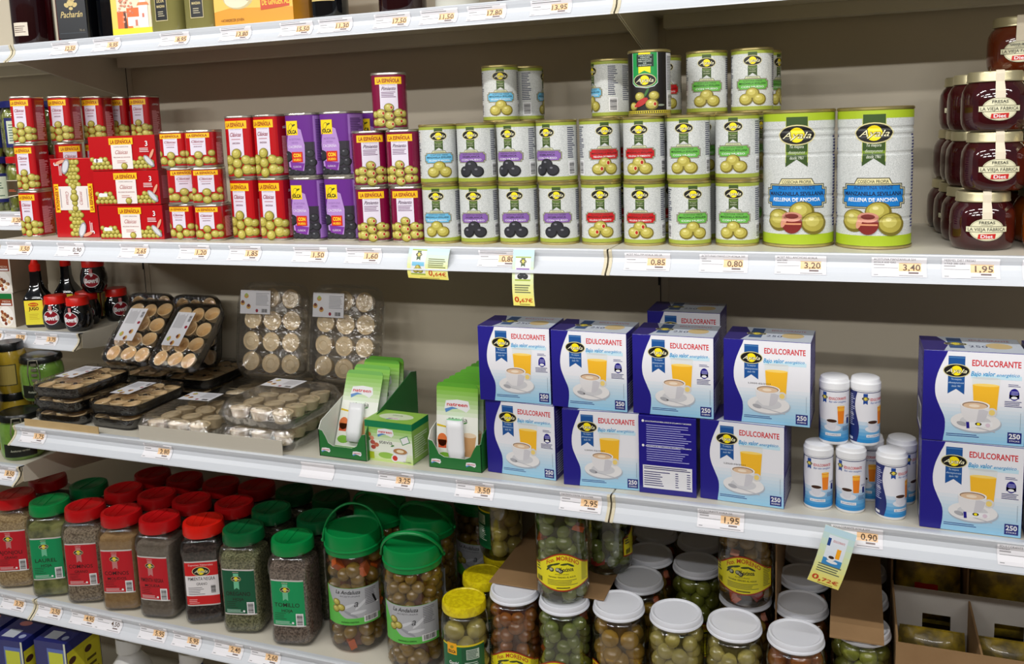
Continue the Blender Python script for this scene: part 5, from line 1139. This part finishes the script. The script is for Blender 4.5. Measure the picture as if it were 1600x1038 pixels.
# bucket jars with handles
def bucket_jar(kind, bits, seed, r, brn, tilt):
    t = thing('bucket_jar', 'jar'); R = .0575
    lathe('jar_body', [(0, .003), (R*.8, .0006), (R*.93, .005), (R*.985, .018), (R, .035), (R*.985, .05), (R*.985, .14), (R, .15), (R, .17)]+shoulder(R, .174, R*.86, .2)+[(R*.86, .207)], M_pet, t, 48)
    olive_fill(t, R*.955, .006, .199, r, M_blob[kind], brine('brine_b_'+kind, brn), bits, seed)
    Rl = .0555; o = lathe('lid', [(Rl*.94, .199), (Rl*1.0, .1985), (Rl*1.0, .207), (Rl*1.035, .2085), (Rl*1.035, .2105), (Rl*.99, .212), (Rl*.985, .233), (Rl*.96, .238), (Rl*.92, .239), (Rl*.89, .2355), (0, .2345)], M_gl, t, 56)
    bm = bmesh.new(); pts = []
    for k in range(25):
        a = PI*k/24; pts.append((-math.cos(a)*(Rl*1.06), 0, .214+math.sin(a)*.068))
    tube(bm, [(p[0], p[1]*1, p[2]) for p in pts], .0026, 8, rx=.005)
    for s in (-1, 1): bmesh.ops.create_uvsphere(bm, u_segments=12, v_segments=8, radius=.0042, matrix=Matrix.Translation((s*Rl*1.07, 0, .213)))
    bmesh.ops.rotate(bm, verts=bm.verts, cent=(0, 0, .213), matrix=Matrix.Rotation(tilt, 3, 'X'))
    bm_obj('handle', bm, M_gl, t, True)
    P = Path(R*.992, 2.0); A = Art(); w = .118; SV = (176, 178, 184)
    A.box(-w/2, w/2, .062, .138, ink((94, 190, 76)), 1)
    n = 24
    for k in range(n):
        a, b = -w/2+.004+(w-.004)*k/n, -w/2+.004+(w-.004)*(k+1)/n
        f_ = lambda u: .076+.055*max(0, (-(u+.012)/.042))**1.6
        A.poly([(a, min(f_(a), .137)), (b, min(f_(b), .137)), (b, .1375), (a, .1375)], ink(SV), 2)
    A.text('La Andaluza', -.008, .126, .0078, ink((30, 30, 34)), 4, w=.05, shear=.3, bold=.01); A.text('ACEITUNAS', -.004, .120, .003, ink((90, 90, 96)), 4, w=.04); A.text('a', .008, .100, .015, ink((60, 60, 66)), 4, shear=.3)
    for a, b, q, c in ((-.01, .1, .4, (206, 208, 214)), (.012, .088, .1, (206, 208, 214)), (-.004, .085, -.5, (150, 152, 160)), (.018, .104, .7, (208, 210, 216))): A.ell(a, b, .016, .003, ink(c), 3, 14, q)
    for a, b in ((-.032, .108), (-.022, .098), (-.034, .094)): A.olive(a, b, .0075, 5, n=16)
    A.text('ALIÑADA PARTIDA' if bits > .1 else 'MANZANILLA GORDAL', -.006, .0665, .003, ink((20, 70, 20)), 4, w=.036, bold=.02); A.lines(.026, .05, .1, .134, 10, ink((110, 110, 118)), 4, .4, .3); A.barcode(.022, .052, .066, .079, 4)
    if bits > .1: A.poly([(.04, .118), (.044, .118), (.05, .104), (.052, .1), (.046, .102)], ink((16, 16, 18)), 5); A.ell(.052, .1, .003, .002, ink(WHITE), 6, 10)
    A.build('label', on_path(P), t, .006); return t
bj1 = bucket_jar('brown', .3, 31, .0145, (110, 50, 18), -.2); bj2 = bucket_jar('brown', .03, 32, .0122, (86, 56, 20), .55)
G = 'bucket jars of olives with green handled lids'
place(bj1, .778, -.330, ZD, 22, 'bucket jar of olives and carrots with green lid and raised handle, next to the thyme', G)
bj1['group'] = G
place(bj2, .9205, -.352, ZD, 16, 'bucket jar of small olives with green lid, its handle tipped across the lid', G)
place(bj2, .89, -.226, ZD, 0, 'bucket jar in the shadow behind the two front bucket jars', G)
place(bj2, .770, -.205, ZD, 0, 'dark bucket jar at the back behind the carrot and olive one', G)
place(bj2, .95, -.09, ZD, 0, 'bucket jar farthest back, left of the stacked yellow-lidded jar', G)

# ------------------------------------------------------------------ cardboard trays of olive bags at the lower right
M_wcard = mat('white_lined_cardboard', (206, 202, 196), .7, noise=(20, .3, (196, 190, 184))); M_bag = mat('yellow_olive_bag', (206, 176, 50), .3, coat=.5, noise=(30, .1, (120, 104, 50)), bump=(60, .8)); M_bagr = mat('red_bag_print', (190, 30, 20), .35, coat=.4)
def open_box(x, y, z, w, d, h, label, fh):
    t = thing('shelf_carton', 'carton', (x, y, z), 0, label, 'open cardboard trays of olive bags'); th = .003
    def wall(x0, x1, yy, win, m, nm, fh=None):
        bm = bmesh.new(); a, b = -w*.02+(x0+x1)/2-.024, (x0+x1)/2+.020; z0, z1 = h*.35, h*.78
        if win:
            wa, wb = win
            add_box(bm, x0, x1, yy, yy+th, 0, z0); add_box(bm, x0, x1, yy, yy+th, z1, h)
            xs = [x0]+[v for p in win for v in (p-.022, p+.022)]+[x1]
            for i in range(0, len(xs), 2): add_box(bm, xs[i], xs[i+1], yy, yy+th, z0, z1)
        else: add_box(bm, x0, x1, yy, yy+th, 0, fh)
        bm_obj(nm, bm, m, t)
    wall(-w/2, w/2, -d/2, (-w*.2, w*.26) if fh is None else None, M_kraft, 'front_wall', fh); wall(-w/2, w/2, d/2-th, (-w*.2, w*.26), M_wcard, 'rear_wall')
    for s in (-1, 1): bm = bmesh.new(); add_box(bm, s*w/2-(th if s > 0 else 0), s*w/2+(0 if s > 0 else th), -d/2+th, d/2-th, 0, h*1.05); bm_obj('side_wall', bm, M_kraft if s < 0 else M_wcard, t)
    bm = bmesh.new(); add_box(bm, .0, .003, -d/2+th, d/2-th, 0, h*.95); bm_obj('divider', bm, M_kraft, t)
    bm = bmesh.new(); add_box(bm, -w/2+th, w/2-th, -d/2+th, d/2-th, .0, .002); bm_obj('base', bm, M_kraft, t)
    return t
open_box(1.885, -.275, ZD+.002, .24, .185, .195, 'open brown cardboard tray with cut-out windows at the lower right', None)
open_box(1.885, -.085, ZD+.002, .24, .155, .255, 'taller cardboard tray behind, holding yellow and red bags of olives', .1)
def bag():
    t = thing('olive_bag', 'bag'); bm = bmesh.new(); nx, nz = 14, 12; w, h = .105, .135
    G_ = []
    for s in (-1, 1):
        g = []
        for i in range(nx+1):
            for k in range(nz+1):
                u, v = i/nx*2-1, k/nz*2-1; q = max(0, (1-abs(u)**3))*max(0, (1-abs(v)**3)); g.append(bm.verts.new((u*w/2*(1-.05*abs(v)**2), s*(.0008+.019*q**.7+.0016*math.sin(i*2.3+k*1.7)*q), (v+1)*h/2)))
        G_.append(g)
        for i in range(nx):
            for k in range(nz):
                a = i*(nz+1)+k; f = bm.faces.new((g[a], g[a+nz+1], g[a+nz+2], g[a+1])) if s < 0 else bm.faces.new((g[a], g[a+1], g[a+nz+2], g[a+nz+1])); f.smooth = True
                f.material_index = 1 if 4 <= k <= 6 and 3 < i < 9 else 0
    bm_obj('film_bag', bm, [M_bag, M_bagr], t)
    bm = bmesh.new(); add_box(bm, -w/2*.95, w/2*.95, -.0012, .0012, h-.008, h+.002); bm_obj('seal', bm, M_bag, t); return t
bg = bag(); G = 'yellow and red bags of olives'
for i, (x, y, z, a, l) in enumerate(((1.828, -.045, .13, .12, 'left, in the rear tray'), (1.945, -.06, .13, .1, 'right, in the rear tray'), (1.828, -.118, .10, .1, 'left and nearer, in the rear tray'), (1.945, -.125, .10, -.05, 'right and nearer, in the rear tray'), (1.828, -.225, .035, .1, 'rear left, in the front tray'), (1.945, -.225, .035, .1, 'rear right, in the front tray'), (1.828, -.30, .03, .2, 'front left, in the front tray'), (1.945, -.30, .03, .2, 'front right, in the front tray'))):
    place(bg, x, y, ZD+z if i < 4 else ZD+.006, 0, 'yellow and red bag of olives, '+l, G, tilt=(-a, 0, 0))

# ------------------------------------------------------------------ top shelf: bottles and gift cartons, only their feet in view
def bottle(prof, m, label, x, y, n=2.0, asp=1.0, rz=0, name='liqueur_bottle', art=None, seg=40, cap=None, group='bottles on the top shelf'):
    t = thing(name, 'bottle', (x, y, ZT), math.radians(rz), label, group)
    lathe('bottle_body', prof, m, t, seg, n, asp)
    z = prof[-1][1]; r = prof[-2][0] if prof[-1][0] < 1e-5 else prof[-1][0]
    lathe('cap', [(0, z-.02), (r*1.25, z-.02), (r*1.25, z+.012), (r*1.15, z+.015), (0, z+.015)], cap or M_dark, t, 24)
    if art: art(t)
    return t
def bprof(R, hb, rn, H): return [(0, .004), (R*.8, .002), (R*.95, 0), (R, .005), (R, hb), (R*.85, hb+.02), (R*.45, hb+.045), (rn, hb+.06), (rn, H)]
M_dk = mat('dark_red_glass', (34, 8, 12), .06, coat=.6); M_bk = mat('black_glass', (10, 12, 16), .06, coat=.7); M_ruby = mat('ruby_carton', (110, 10, 20), .2, coat=.4, bump=(240, .6)); M_olv = mat('olive_green_glass', (120, 116, 62), .1, coat=.5, noise=(8, .3, (142, 136, 84)))
def a_(t):
    P = Path(.042*.0+.043, 2.0); A = Art(); A.box(-.02, .014, .02, .048, ink((226, 214, 196)), 1); A.lines(-.018, .01, .026, .042, 4, ink((120, 100, 90)), 2, .4); A.build('label', on_path(P), t, .006)
bottle(bprof(.043, .17, .014, .26), M_dk, 'dark knobbly bottle with a cream label at the far left of the top shelf', .002, -.262, art=a_, rz=14)
bottle(bprof(.030, .17, .014, .26), M_ruby, 'narrow ruby red bottle beside the black sloe liqueur bottle', .068, -.208, 6.0, 1.0, rz=8)
def a_(t):
    A = Art(); g = ink((206, 184, 120)); A.box(-.034, .034, .006, .21, ink((10, 16, 24)), 1); A.text('Pacharán', 0, .049, .013, g, 2, w=.052, shear=.3, bold=.01)
    for a, b, r in ((0, .078, .009), (-.010, .074, .006), (.010, .074, .006), (-.004, .088, .006), (.007, .085, .005), (0, .067, .005)): A.ell(a, b, r, r*.7, g, 2, 10, a*60)
    A.lines(-.03, .03, .016, .0175, 1, ink((70, 80, 90)), 2, .5, 0); A.text('70 cl.', .022, .0195, .0045, ink((150, 140, 110)), 2)
    A.build('label', on_front(-.0362), t)
bottle(bprof(.036, .19, .014, .27), M_bk, 'black square bottle lettered in gold as sloe liqueur', .145, -.262, 8.0, 1.0, art=a_, rz=10)
bottle(bprof(.029, .19, .014, .27), M_bk, 'dark unmarked square bottle between the sloe liqueur and the yellow box', .214, -.238, 8.0, 1.0, rz=6)
bottle(bprof(.037, .2, .014, .28), M_dk, 'round dark bottle further back on the top shelf', .215, -.15, rz=6)
t = thing('gift_carton', 'carton', (.305, -.259, ZT), math.radians(8), 'yellow gift carton printed with a tree and an orange-roofed white church', 'gift cartons on the top shelf'); w, d, h = .094, .075, .22
bm = bmesh.new(); add_box(bm, -w/2, w/2, -d/2, d/2, 0, h); bm_obj('carton', bm, mat('pale_cream_carton', (236, 226, 196), .35, coat=.3), t)
A = Art(); A.box(-w/2, w/2, 0, .016, ink((236, 222, 40)), 1); A.box(-w/2, -w*.36, 0, h, ink((240, 210, 90)), 0); A.box(-w*.36, -w*.2, .016, .05, ink((226, 104, 40)), 1)
A.poly([(w*-.22, .016), (w*.02, .016), (-w*.08, .036), (-w*.24, .036)], ink((232, 116, 46)), 2); A.box(-w*.12, w*.32, .036, .056, ink((226, 110, 44)), 2); A.box(-w*.1, w*.3, .02, .038, ink((244, 240, 232)), 3); A.box(w*.08, w*.14, .02, .032, ink((210, 130, 110)), 4)
A.box(w*.18, w*.4, .016, .062, ink((246, 242, 236)), 4); A.poly([(w*.14, .06), (w*.44, .06), (w*.4, .066), (w*.18, .066)], ink((232, 130, 70)), 5); A.box(w*.22, w*.36, .066, .09, ink((246, 242, 236)), 4); A.box(w*.26, w*.31, .036, .044, ink((214, 120, 100)), 5)
A.poly([(-w*.2, .016), (-w*.12, .016), (-w*.15, .05), (-w*.19, .05)], ink((90, 50, 40)), 6)
rnd = random.Random(4)
for i in range(46): A.ell(-w*.17+rnd.gauss(0, w*.1), .072+rnd.gauss(0, .017), .0028, .0022, ink((232, 160, 130) if i % 2 else (214, 120, 90)), 6+i % 2, 8)
A.build('front_print', on_front(-d/2), t)
A = Art(); A.box(-d/2, d/2, 0, .016, ink((226, 212, 40)), 1); A.box(-d*.4, d*.0, .02, .05, ink((226, 120, 60)), 1); A.build('side_print', on_right(w/2), t)
def a_(t):
    P = Path(.0385, 4.0); A = Art(); A.box(-.015, .015, .022, .12, ink((214, 200, 150)), 1); A.box(-.0138, .0138, .0235, .12, ink((16, 18, 22)), 2); A.text('LICOR', 0, .058, .006, ink((220, 200, 140)), 3, w=.018, bold=.02); A.text('MANZANA', 0, .048, .005, ink((220, 200, 140)), 3, w=.02, bold=.02); A.lines(-.008, .008, .03, .042, 3, ink((190, 180, 150)), 3, .4); A.build('label', on_path(P), t, .005)
bottle(bprof(.038, .19, .014, .27), M_olv, 'pale green liqueur bottle with a black label, left of the pair', .3985, -.272, 4.0, 1.0, art=a_, rz=0)
bottle(bprof(.038, .19, .014, .27), M_olv, 'pale green liqueur bottle with a black label, right of the pair', .481, -.270, 4.0, 1.0, art=a_, rz=4)
t = thing('gift_carton', 'carton', (.612, -.265, ZT), math.radians(2), 'wide orange gift carton advertising bottles with ginger ale', 'gift cartons on the top shelf'); w, d, h = .176, .08, .2
bm = bmesh.new(); add_box(bm, -w/2, w/2, -d/2, d/2, 0, h); bm_obj('carton', bm, mat('orange_carton', (232, 158, 36), .35, coat=.3), t)
A = Art(); A.poly([(-w*.5, .028), (-w*.3, .034), (w*.5, .028), (w*.5, h), (-w*.5, h)], ink((240, 196, 90)), 1); A.ell(-w*.18, .055, w*.2, .024, ink((206, 190, 140)), 2, 20); A.ell(-w*.2, .05, w*.16, .016, ink((236, 226, 196)), 3, 20); A.ell(-w*.06, .052, .006, .006, ink((90, 40, 30)), 4, 12)
A.poly([(w*.1, .026), (w*.46, .03), (w*.46, h), (w*.08, h)], ink((206, 74, 34)), 3); A.text('BOTELLAS', w*.27, .052, .0125, ink((250, 196, 60)), 4, w=.058, bold=.03); A.text('DE GINGER ALE', w*.3, .035, .011, ink((250, 196, 60)), 4, w=.064, bold=.03); A.text('+ATARDECER JOVEN', -w*.27, .009, .0055, ink((110, 60, 10)), 4, w=.052)
A.build('front_print', on_front(-d/2), t)
def a_(t):
    P = Path(.0375, 2.0); A = Art(); A.box(-.026, .02, .034, .1, ink((206, 180, 110)), 1); A.lines(-.022, .016, .036, .05, 3, ink((90, 70, 30)), 2, .4); A.build('label', on_path(P), t, .005)
bottle(bprof(.0375, .18, .014, .27), M_bk, 'round black bottle with a gold label, right of the orange carton', .752, -.258, art=a_, rz=18)
bottle(bprof(.044, .17, .016, .25), M_dk, 'wide dark bottle at the middle of the top shelf', .912, -.262, rz=0)
bottle(bprof(.040, .18, .016, .25), mat('white_opaque_bottle', (206, 206, 196), .3), 'opaque white bottle whose foot just shows above the rail', 1.022, -.262, rz=0)
bottle(bprof(.038, .18, .016, .25), M_dk, 'dark bottle right of the opaque white bottle', 1.135, -.255, rz=0)

# ------------------------------------------------------------------ left bay goods
def pickle_jar(lidm, label, x, y, z, content, R=.036, H=.122, lab=None, rz=0, group='pickle jars of the left bay'):
    t = thing('pickle_jar', 'jar', (x, y, z), math.radians(rz), label, group); k = H/.122
    lathe('jar_glass', [(0, .002), (R*.86, .0005), (R, .012), (R, .088*k), (R*.94, .1*k), (R*.84, .106*k), (R*.84, .112*k)], M_glass, t, 40)
    olive_fill(t, R*.94, .004, .1*k, .0085, M_blob[content], brine('brine_p_'+content, (50, 48, 20)), 0, 5, 'pickles', 2.2)
    lathe('lid', [(R*.9, .107*k), (R*.94, .1075*k), (R*.95, .12*k), (R*.9, H), (0, H-.001)], lidm, t, 36)
    if lab:
        P = Path(R*1.005, 2.0); A = Art(); lab(A); A.build('label', on_path(P), t, .005)
    return t
M_blid = mat('navy_lid', (20, 26, 90), .3)
def lb(A): A.box(-.02, .045, .02, .085, ink((24, 30, 96)), 1); A.box(-.014, .04, .028, .078, ink((206, 214, 190)), 2); A.lines(-.01, .036, .032, .072, 7, ink((80, 110, 90)), 3, .4, .3)
def lr(A): A.poly([(-.03, .03), (.018, .036), (.022, .07), (-.03, .07)], ink((220, 210, 190)), 1); A.poly([(-.03, .032), (.0165, .038), (.0205, .0685), (-.03, .0685)], ink((70, 56, 34)), 2); A.lines(-.01, .012, .044, .05, 2, ink((200, 90, 60)), 3, .4)
ZL = 1.48
pickle_jar(M_rl, 'pickle jar with a red lid, standing lower beside the red cans', -.055, -.278, ZL, 'green', lab=lr)
pickle_jar(M_blid, 'gherkin jar with a navy lid, stacked at the left frame edge', -.062, -.272, ZL+.1222, 'green', lab=lb, rz=30)
pickle_jar(M_blid, 'gherkin jar cut by the left frame edge, beside the red-lidded one', -.135, -.278, ZL, 'dark', lab=lb, rz=10)
pickle_jar(M_blid, 'gherkin jar cut by the left frame edge, in the upper layer', -.142, -.278, ZL+.1222, 'green', lab=lb, rz=10)
pickle_jar(M_rl, 'pickle jar behind the red-lidded one, hardly visible', -.05, -.20, ZL, 'dark')
pickle_jar(M_blid, 'gherkin jar stacked in the second row of the left bay', -.05, -.187, ZL+.1222, 'dark')
ZB = 1.182
# meat extract jars
def bovril():
    t = thing('extract_jar', 'jar'); R = .031
    lathe('jar_body', [(0, .001), (R*.7, 0), (R*.85, .006), (R*.97, .018), (R, .03), (R*.97, .044), (R*.85, .056), (R*.76, .062), (R*.74, .068)], M_bk, t, 40, 2.4)
    lathe('lid', [(R*.76, .062), (R*.82, .0625), (R*.82, .079), (R*.78, .0815), (0, .081)], M_rl2, t, 36)
    P = Path(R, 2.4); A = Art(); A.ell(0, .032, .0185, .0175, ink(WHITE), 1, 26); A.ell(0, .032, .0172, .0162, ink((140, 10, 30)), 2, 26); A.ell(-.003, .043, .008, .004, ink(WHITE), 3, 14, .4); A.ell(-.006, .04, .0055, .006, ink((140, 10, 30)), 4, 12)
    A.text('Bovril', 0, .026, .0105, ink(WHITE), 4, w=.031, bold=.06); A.box(-.004, .004, .048, .06, ink((170, 14, 30)), 1); A.lines(-.003, .003, .049, .06, 4, ink((230, 180, 180)), 2, .5, 0)
    A.build('label', on_path(P), t, .004); return t
bv = bovril(); G = 'dark meat extract jars with red lids'
place(bv, -.112, -.180, ZB, 22, 'dark meat extract jar with a red lid, front left next to the seasoning bottle', G)
place(bv, -.036, -.186, ZB, 10, 'dark meat extract jar with a red lid, front right near the shelf end', G)
place(bv, -.075, -.122, ZB, 40, 'dark meat extract jar with a red lid, second row left', G)
place(bv, -.034, -.068, ZB, 60, 'dark meat extract jar with a red lid, back corner by the panel', G)
place(bv, -.04, -.130+.004, ZB, 60, 'dark meat extract jar with a red lid, second row right', G) if 0 else None
place(bv, -.048, -.118, ZB+.0815, 34, 'dark meat extract jar with a red lid, stacked on top of the others', G)
def maggi():
    t = thing('seasoning_bottle', 'bottle'); R = .026
    lathe('bottle_body', [(0, .001), (R*.9, 0), (R, .006), (R*1.0, .03), (R*1.02, .07), (R*.9, .078), (R*.55, .095), (R*.42, .112), (R*.4, .138)], M_bk, t, 32, 8)
    lathe('cap', [(R*.38, .136), (R*.5, .137), (R*.5, .152), (R*.36, .156), (R*.2, .17), (R*.08, .172), (0, .172)], M_rl2, t, 24)
    P = Path(R*1.02, 8); A = Art(); A.box(-.022, .022, .008, .068, ink((246, 222, 60)), 1); A.box(-.022, .022, .008, .042, ink((232, 220, 60)), 2); A.ell(0, .058, .012, .0048, ink((200, 30, 30)), 3, 18); A.text('MAGGI', 0, .0562, .0038, ink(YEL), 4, w=.018, bold=.03); A.text('JUGO', 0, .044, .008, ink((90, 30, 20)), 3, w=.024, bold=.04); A.lines(-.012, .012, .02, .036, 4, ink((200, 170, 40)), 3, .3)
    A.box(.025, .066, .008, .068, ink((238, 222, 140)), 1); A.box(.029, .062, .03, .064, ink((190, 170, 130)), 2); A.box(.027, .064, .022, .030, ink((196, 60, 40)), 2); A.box(.0225, .0245, .008, .068, ink((190, 40, 30)), 1)
    A.build('label', on_path(P), t, .004); return t
mg = maggi(); G = 'brown seasoning bottles'
place(mg, -.183, -.168, ZB, 24, 'square seasoning bottle with a yellow label and red cap at the front', G)
place(mg, -.174, -.085, ZB, 24, 'dark seasoning bottle standing behind, left of the stacked extract jar', G)
place(mg, -.112, -.060, ZB, 24, 'dark seasoning bottle standing behind, nearest the stacked extract jar', G)
def nut_box(greenish):
    t = thing('soup_carton', 'carton'); w, d, h = .09, .12, .086; bm = bmesh.new(); add_box(bm, -w/2, w/2, -d/2, d/2, 0, h); bm_obj('carton', bm, mat('beige_carton_side', (150, 132, 110), .45), t)
    A = Art(); A.box(-w/2, w/2, 0, h, ink((222, 216, 206)), 0); A.box(-w/2, w*.46, h*.62, h*.98, ink((140, 60, 30)), 1)
    if greenish: A.box(-w/2, w*.46, h*.82, h*.98, ink((20, 110, 50)), 2)
    A.text('MEDIA', w*.28, h*.72, h*.06, ink((226, 200, 180)), 3, w=w*.26); A.text('TWICE', w*.26, h*.63, h*.09, ink(WHITE), 3, w=w*.32, bold=.02) if 0 else A.lines(w*.1, w*.42, h*.63, h*.71, 1, ink(WHITE), 3, .6, 0)
    A.ell(w*.22, h*.32, w*.24, h*.3, ink((240, 236, 230)), 2, 24); rnd = random.Random(2)
    for i in range(16): a = rnd.random()*6.28; q = rnd.random()**.5; A.ell(w*.22+w*.17*q*math.cos(a), h*.31+h*.21*q*math.sin(a), w*.05, h*.05, ink([(150, 80, 40), (120, 52, 30), (226, 190, 150)][i % 3]), 3+i % 4, 10, a)
    A.build('front_print', on_front(-d/2), t); return t
nb, nb2 = nut_box(False), nut_box(True)
place(nb2, -.283, -.145, ZB, 8, 'carton with a picture of a brown stew, lower one at the left frame edge', 'cartons with a stew picture')
place(nb, -.281, -.145, ZB+.0865, 8, 'carton with a picture of a brown stew, upper one at the left frame edge', 'cartons with a stew picture')
# clip-top jars
def clip_jar():
    t = thing('clip_top_jar', 'jar'); R, H = .047, .098
    lathe('jar_body', [(0, .002), (R*.86, .0005), (R*.97, .008), (R, .02), (R, .068), (R*.95, .08), (R*.86, .086), (R*.86, .092)], mat('green_pesto_glass', (92, 132, 48), .12, coat=.6, noise=(40, .2, (120, 156, 70))), t, 40)
    lathe('lid', [(R*.88, .089), (R*.98, .0895), (R*.98, .098), (R*.9, .104), (R*.5, .107), (0, .1065)], mat('black_lid', (18, 20, 18), .25), t, 40)
    bm = bmesh.new(); y = -R*1.06
    tube(bm, [(-.011, y, .04), (-.013, y-.003, .07), (-.009, y-.002, .1), (.009, y-.002, .1), (.013, y-.003, .07), (.011, y, .04)], .0016, 6, closed=True)
    for k in range(4): add_box(bm, -.006, .006, y-.001, y+.001, .05+k*.012, .056+k*.012)
    bm_obj('clip', bm, mat('steel_wire', (170, 168, 150), .3, metal=.8), t)
    P = Path(R*1.003, 2.0); A = Art(); A.box(-.035, .035, .01, .04, ink((24, 30, 22)), 1); A.text('Aceitunas verdes', 0, .022, .0055, ink((210, 214, 190)), 2, w=.04, shear=.2); A.build('label', on_path(P), t, .005); return t
cj = clip_jar(); G = 'green clip-top jars'; ZQ = .929
place(cj, -.060, -.352, ZQ, 40, 'green clip-top jar, front one near the shelf end', G)
place(cj, -.07, -.25, ZQ, 30, 'green clip-top jar supporting another behind the front one', G)
place(cj, -.085, -.262, ZQ+.1072, 30, 'green clip-top jar stacked behind the black trays', G) 
M_ylj = mat('yellow_mustard_glass', (176, 148, 40), .15, coat=.5, noise=(30, .2, (150, 126, 40)))
def mustard():
    t = thing('mustard_jar', 'jar'); R = .036
    lathe('jar_body', [(0, .001), (R*.9, 0), (R, .01), (R, .09), (R*.85, .1), (R*.84, .104)], M_ylj, t, 36); lathe('lid', [(R*.86, .1), (R*.9, .1005), (R*.9, .116), (R*.85, .119), (0, .118)], mat('black_lid', (18, 20, 18), .25), t, 36)
    P = Path(R*1.004, 2.0); A = Art(); A.box(-.02, .024, .02, .07, ink((60, 60, 40)), 1); A.box(-.018, .022, .022, .068, ink((170, 150, 80)), 2); A.build('label', on_path(P), t, .005); return t
mj = mustard(); G = 'yellow jars at the left frame edge'
for i, (x, y, k, l) in enumerate(((-.178, -.352, 0, 'front lower'), (-.178, -.352, 1, 'front upper'), (-.173, -.272, 0, 'second row lower'), (-.173, -.272, 1, 'second row upper'), (-.165, -.19, 0, 'third row lower'))):
    place(mj, x, y, ZQ+.1192*k, 30, 'yellow jar with a black lid at the left frame edge, '+l, G)

# ------------------------------------------------------------------ lowest shelf: milk cartons and a white bottle
M_bc = mat('blue_glossy_carton', (28, 36, 110), .25, coat=.4)
def milk_pack():
    t = thing('milk_carton', 'carton'); w, d, h = .085, .105, .30; bm = bmesh.new(); add_box(bm, -w/2, w/2, -d/2, d/2, 0, h); bm_obj('carton', bm, M_bc, t)
    A = Art(); A.text('VA', w*.05, h*.66, h*.09, ink(WHITE), 1, w=w*.5, bold=.05); A.box(-w*.1, w*.44, h*.78, h*.95, ink((90, 110, 180)), 1); A.box(-w*.06, w*.4, h*.8, h*.92, ink((200, 206, 60)), 2); A.box(w*.44, w*.5, 0, h, ink((210, 214, 190)), 1); A.build('front_print', on_front(-d/2), t)
    A = Art(); A.box(-d*.48, d*.48, 0, h*.92, ink((204, 196, 40)), 1)
    for k in range(2): A.box(-d*.44+k*d*.46, -d*.02+k*d*.46, h*.45, h*.88, ink((216, 208, 46)), 2); A.ell(-d*.34+k*d*.46, h*.84, .011, .008, ink((70, 40, 30)), 3, 14); A.lines(-d*.4+k*d*.46, -d*.06+k*d*.46, h*.62, h*.78, 3, ink((90, 80, 20)), 3, .4); A.poly([(-d*.3+k*d*.46, h*.5), (-d*.1+k*d*.46, h*.54), (-d*.22+k*d*.46, h*.62)], ink((70, 50, 20)), 3)
    A.build('side_print', on_right(w/2), t)
    A = Art(); A.box(-w*.3, w*.1, -d*.38, -d*.1, ink((190, 196, 206)), 1); A.ell(-w*.1, d*.15, .016, .01, ink((190, 120, 120)), 1, 16); A.box(-w*.4, w*.2, d*.3, d*.42, ink((120, 130, 170)), 1); A.ell(w*.3, -d*.3, .008, .008, ink((160, 170, 200)), 1, 14); A.build('top_print', on_top(h), t)
    return t
mp = milk_pack(); G = 'blue and yellow cartons on the lowest shelf'
place(mp, -.085, -.385, ZE, 6, 'blue and yellow carton on the lowest shelf, nearest the left corner', G)
place(mp, .018, -.36, ZE, 5, 'blue and yellow carton on the lowest shelf, right one showing its yellow side', G)
place(mp, -.186, -.385, ZE, 6, 'blue and yellow carton on the lowest shelf, cut by the left frame edge', G)
t = thing('plastic_bottle', 'bottle', (.2, -.36, ZE), math.radians(30), 'white plastic bottle with a navy round label on the lowest shelf'); R = .05
lathe('bottle_body', [(0, .001), (R*.9, 0), (R, .01), (R, .19), (R*.96, .22), (R*.8, .25), (R*.5, .272), (R*.42, .28), (R*.42, .30)], mat('white_hdpe', (206, 206, 204), .35), t, 40, 2.4)
lathe('cap', [(R*.44, .285), (R*.52, .286), (R*.52, .315), (R*.48, .318), (0, .317)], mat('white_hdpe', None), t, 32)
P = Path(R*1.003, 2.4); A = Art(); A.ell(.01, .17, .035, .05, ink((26, 40, 110)), 1, 28); A.build('label', on_path(P), t, .005)
t = thing('plastic_bottle', 'bottle', (.345, -.33, ZE), 0, 'dark blue plastic bottle on the lowest shelf, right of the white one')
lathe('bottle_body', [(0, .001), (R*.9, 0), (R, .01), (R, .19), (R*.8, .23), (R*.45, .25), (R*.42, .28)], mat('navy_plastic', (20, 30, 84), .3), t, 40, 2.4); lathe('cap', [(0, .262), (R*.5, .265), (R*.5, .295), (0, .298)], mat('white_hdpe', None), t, 32)
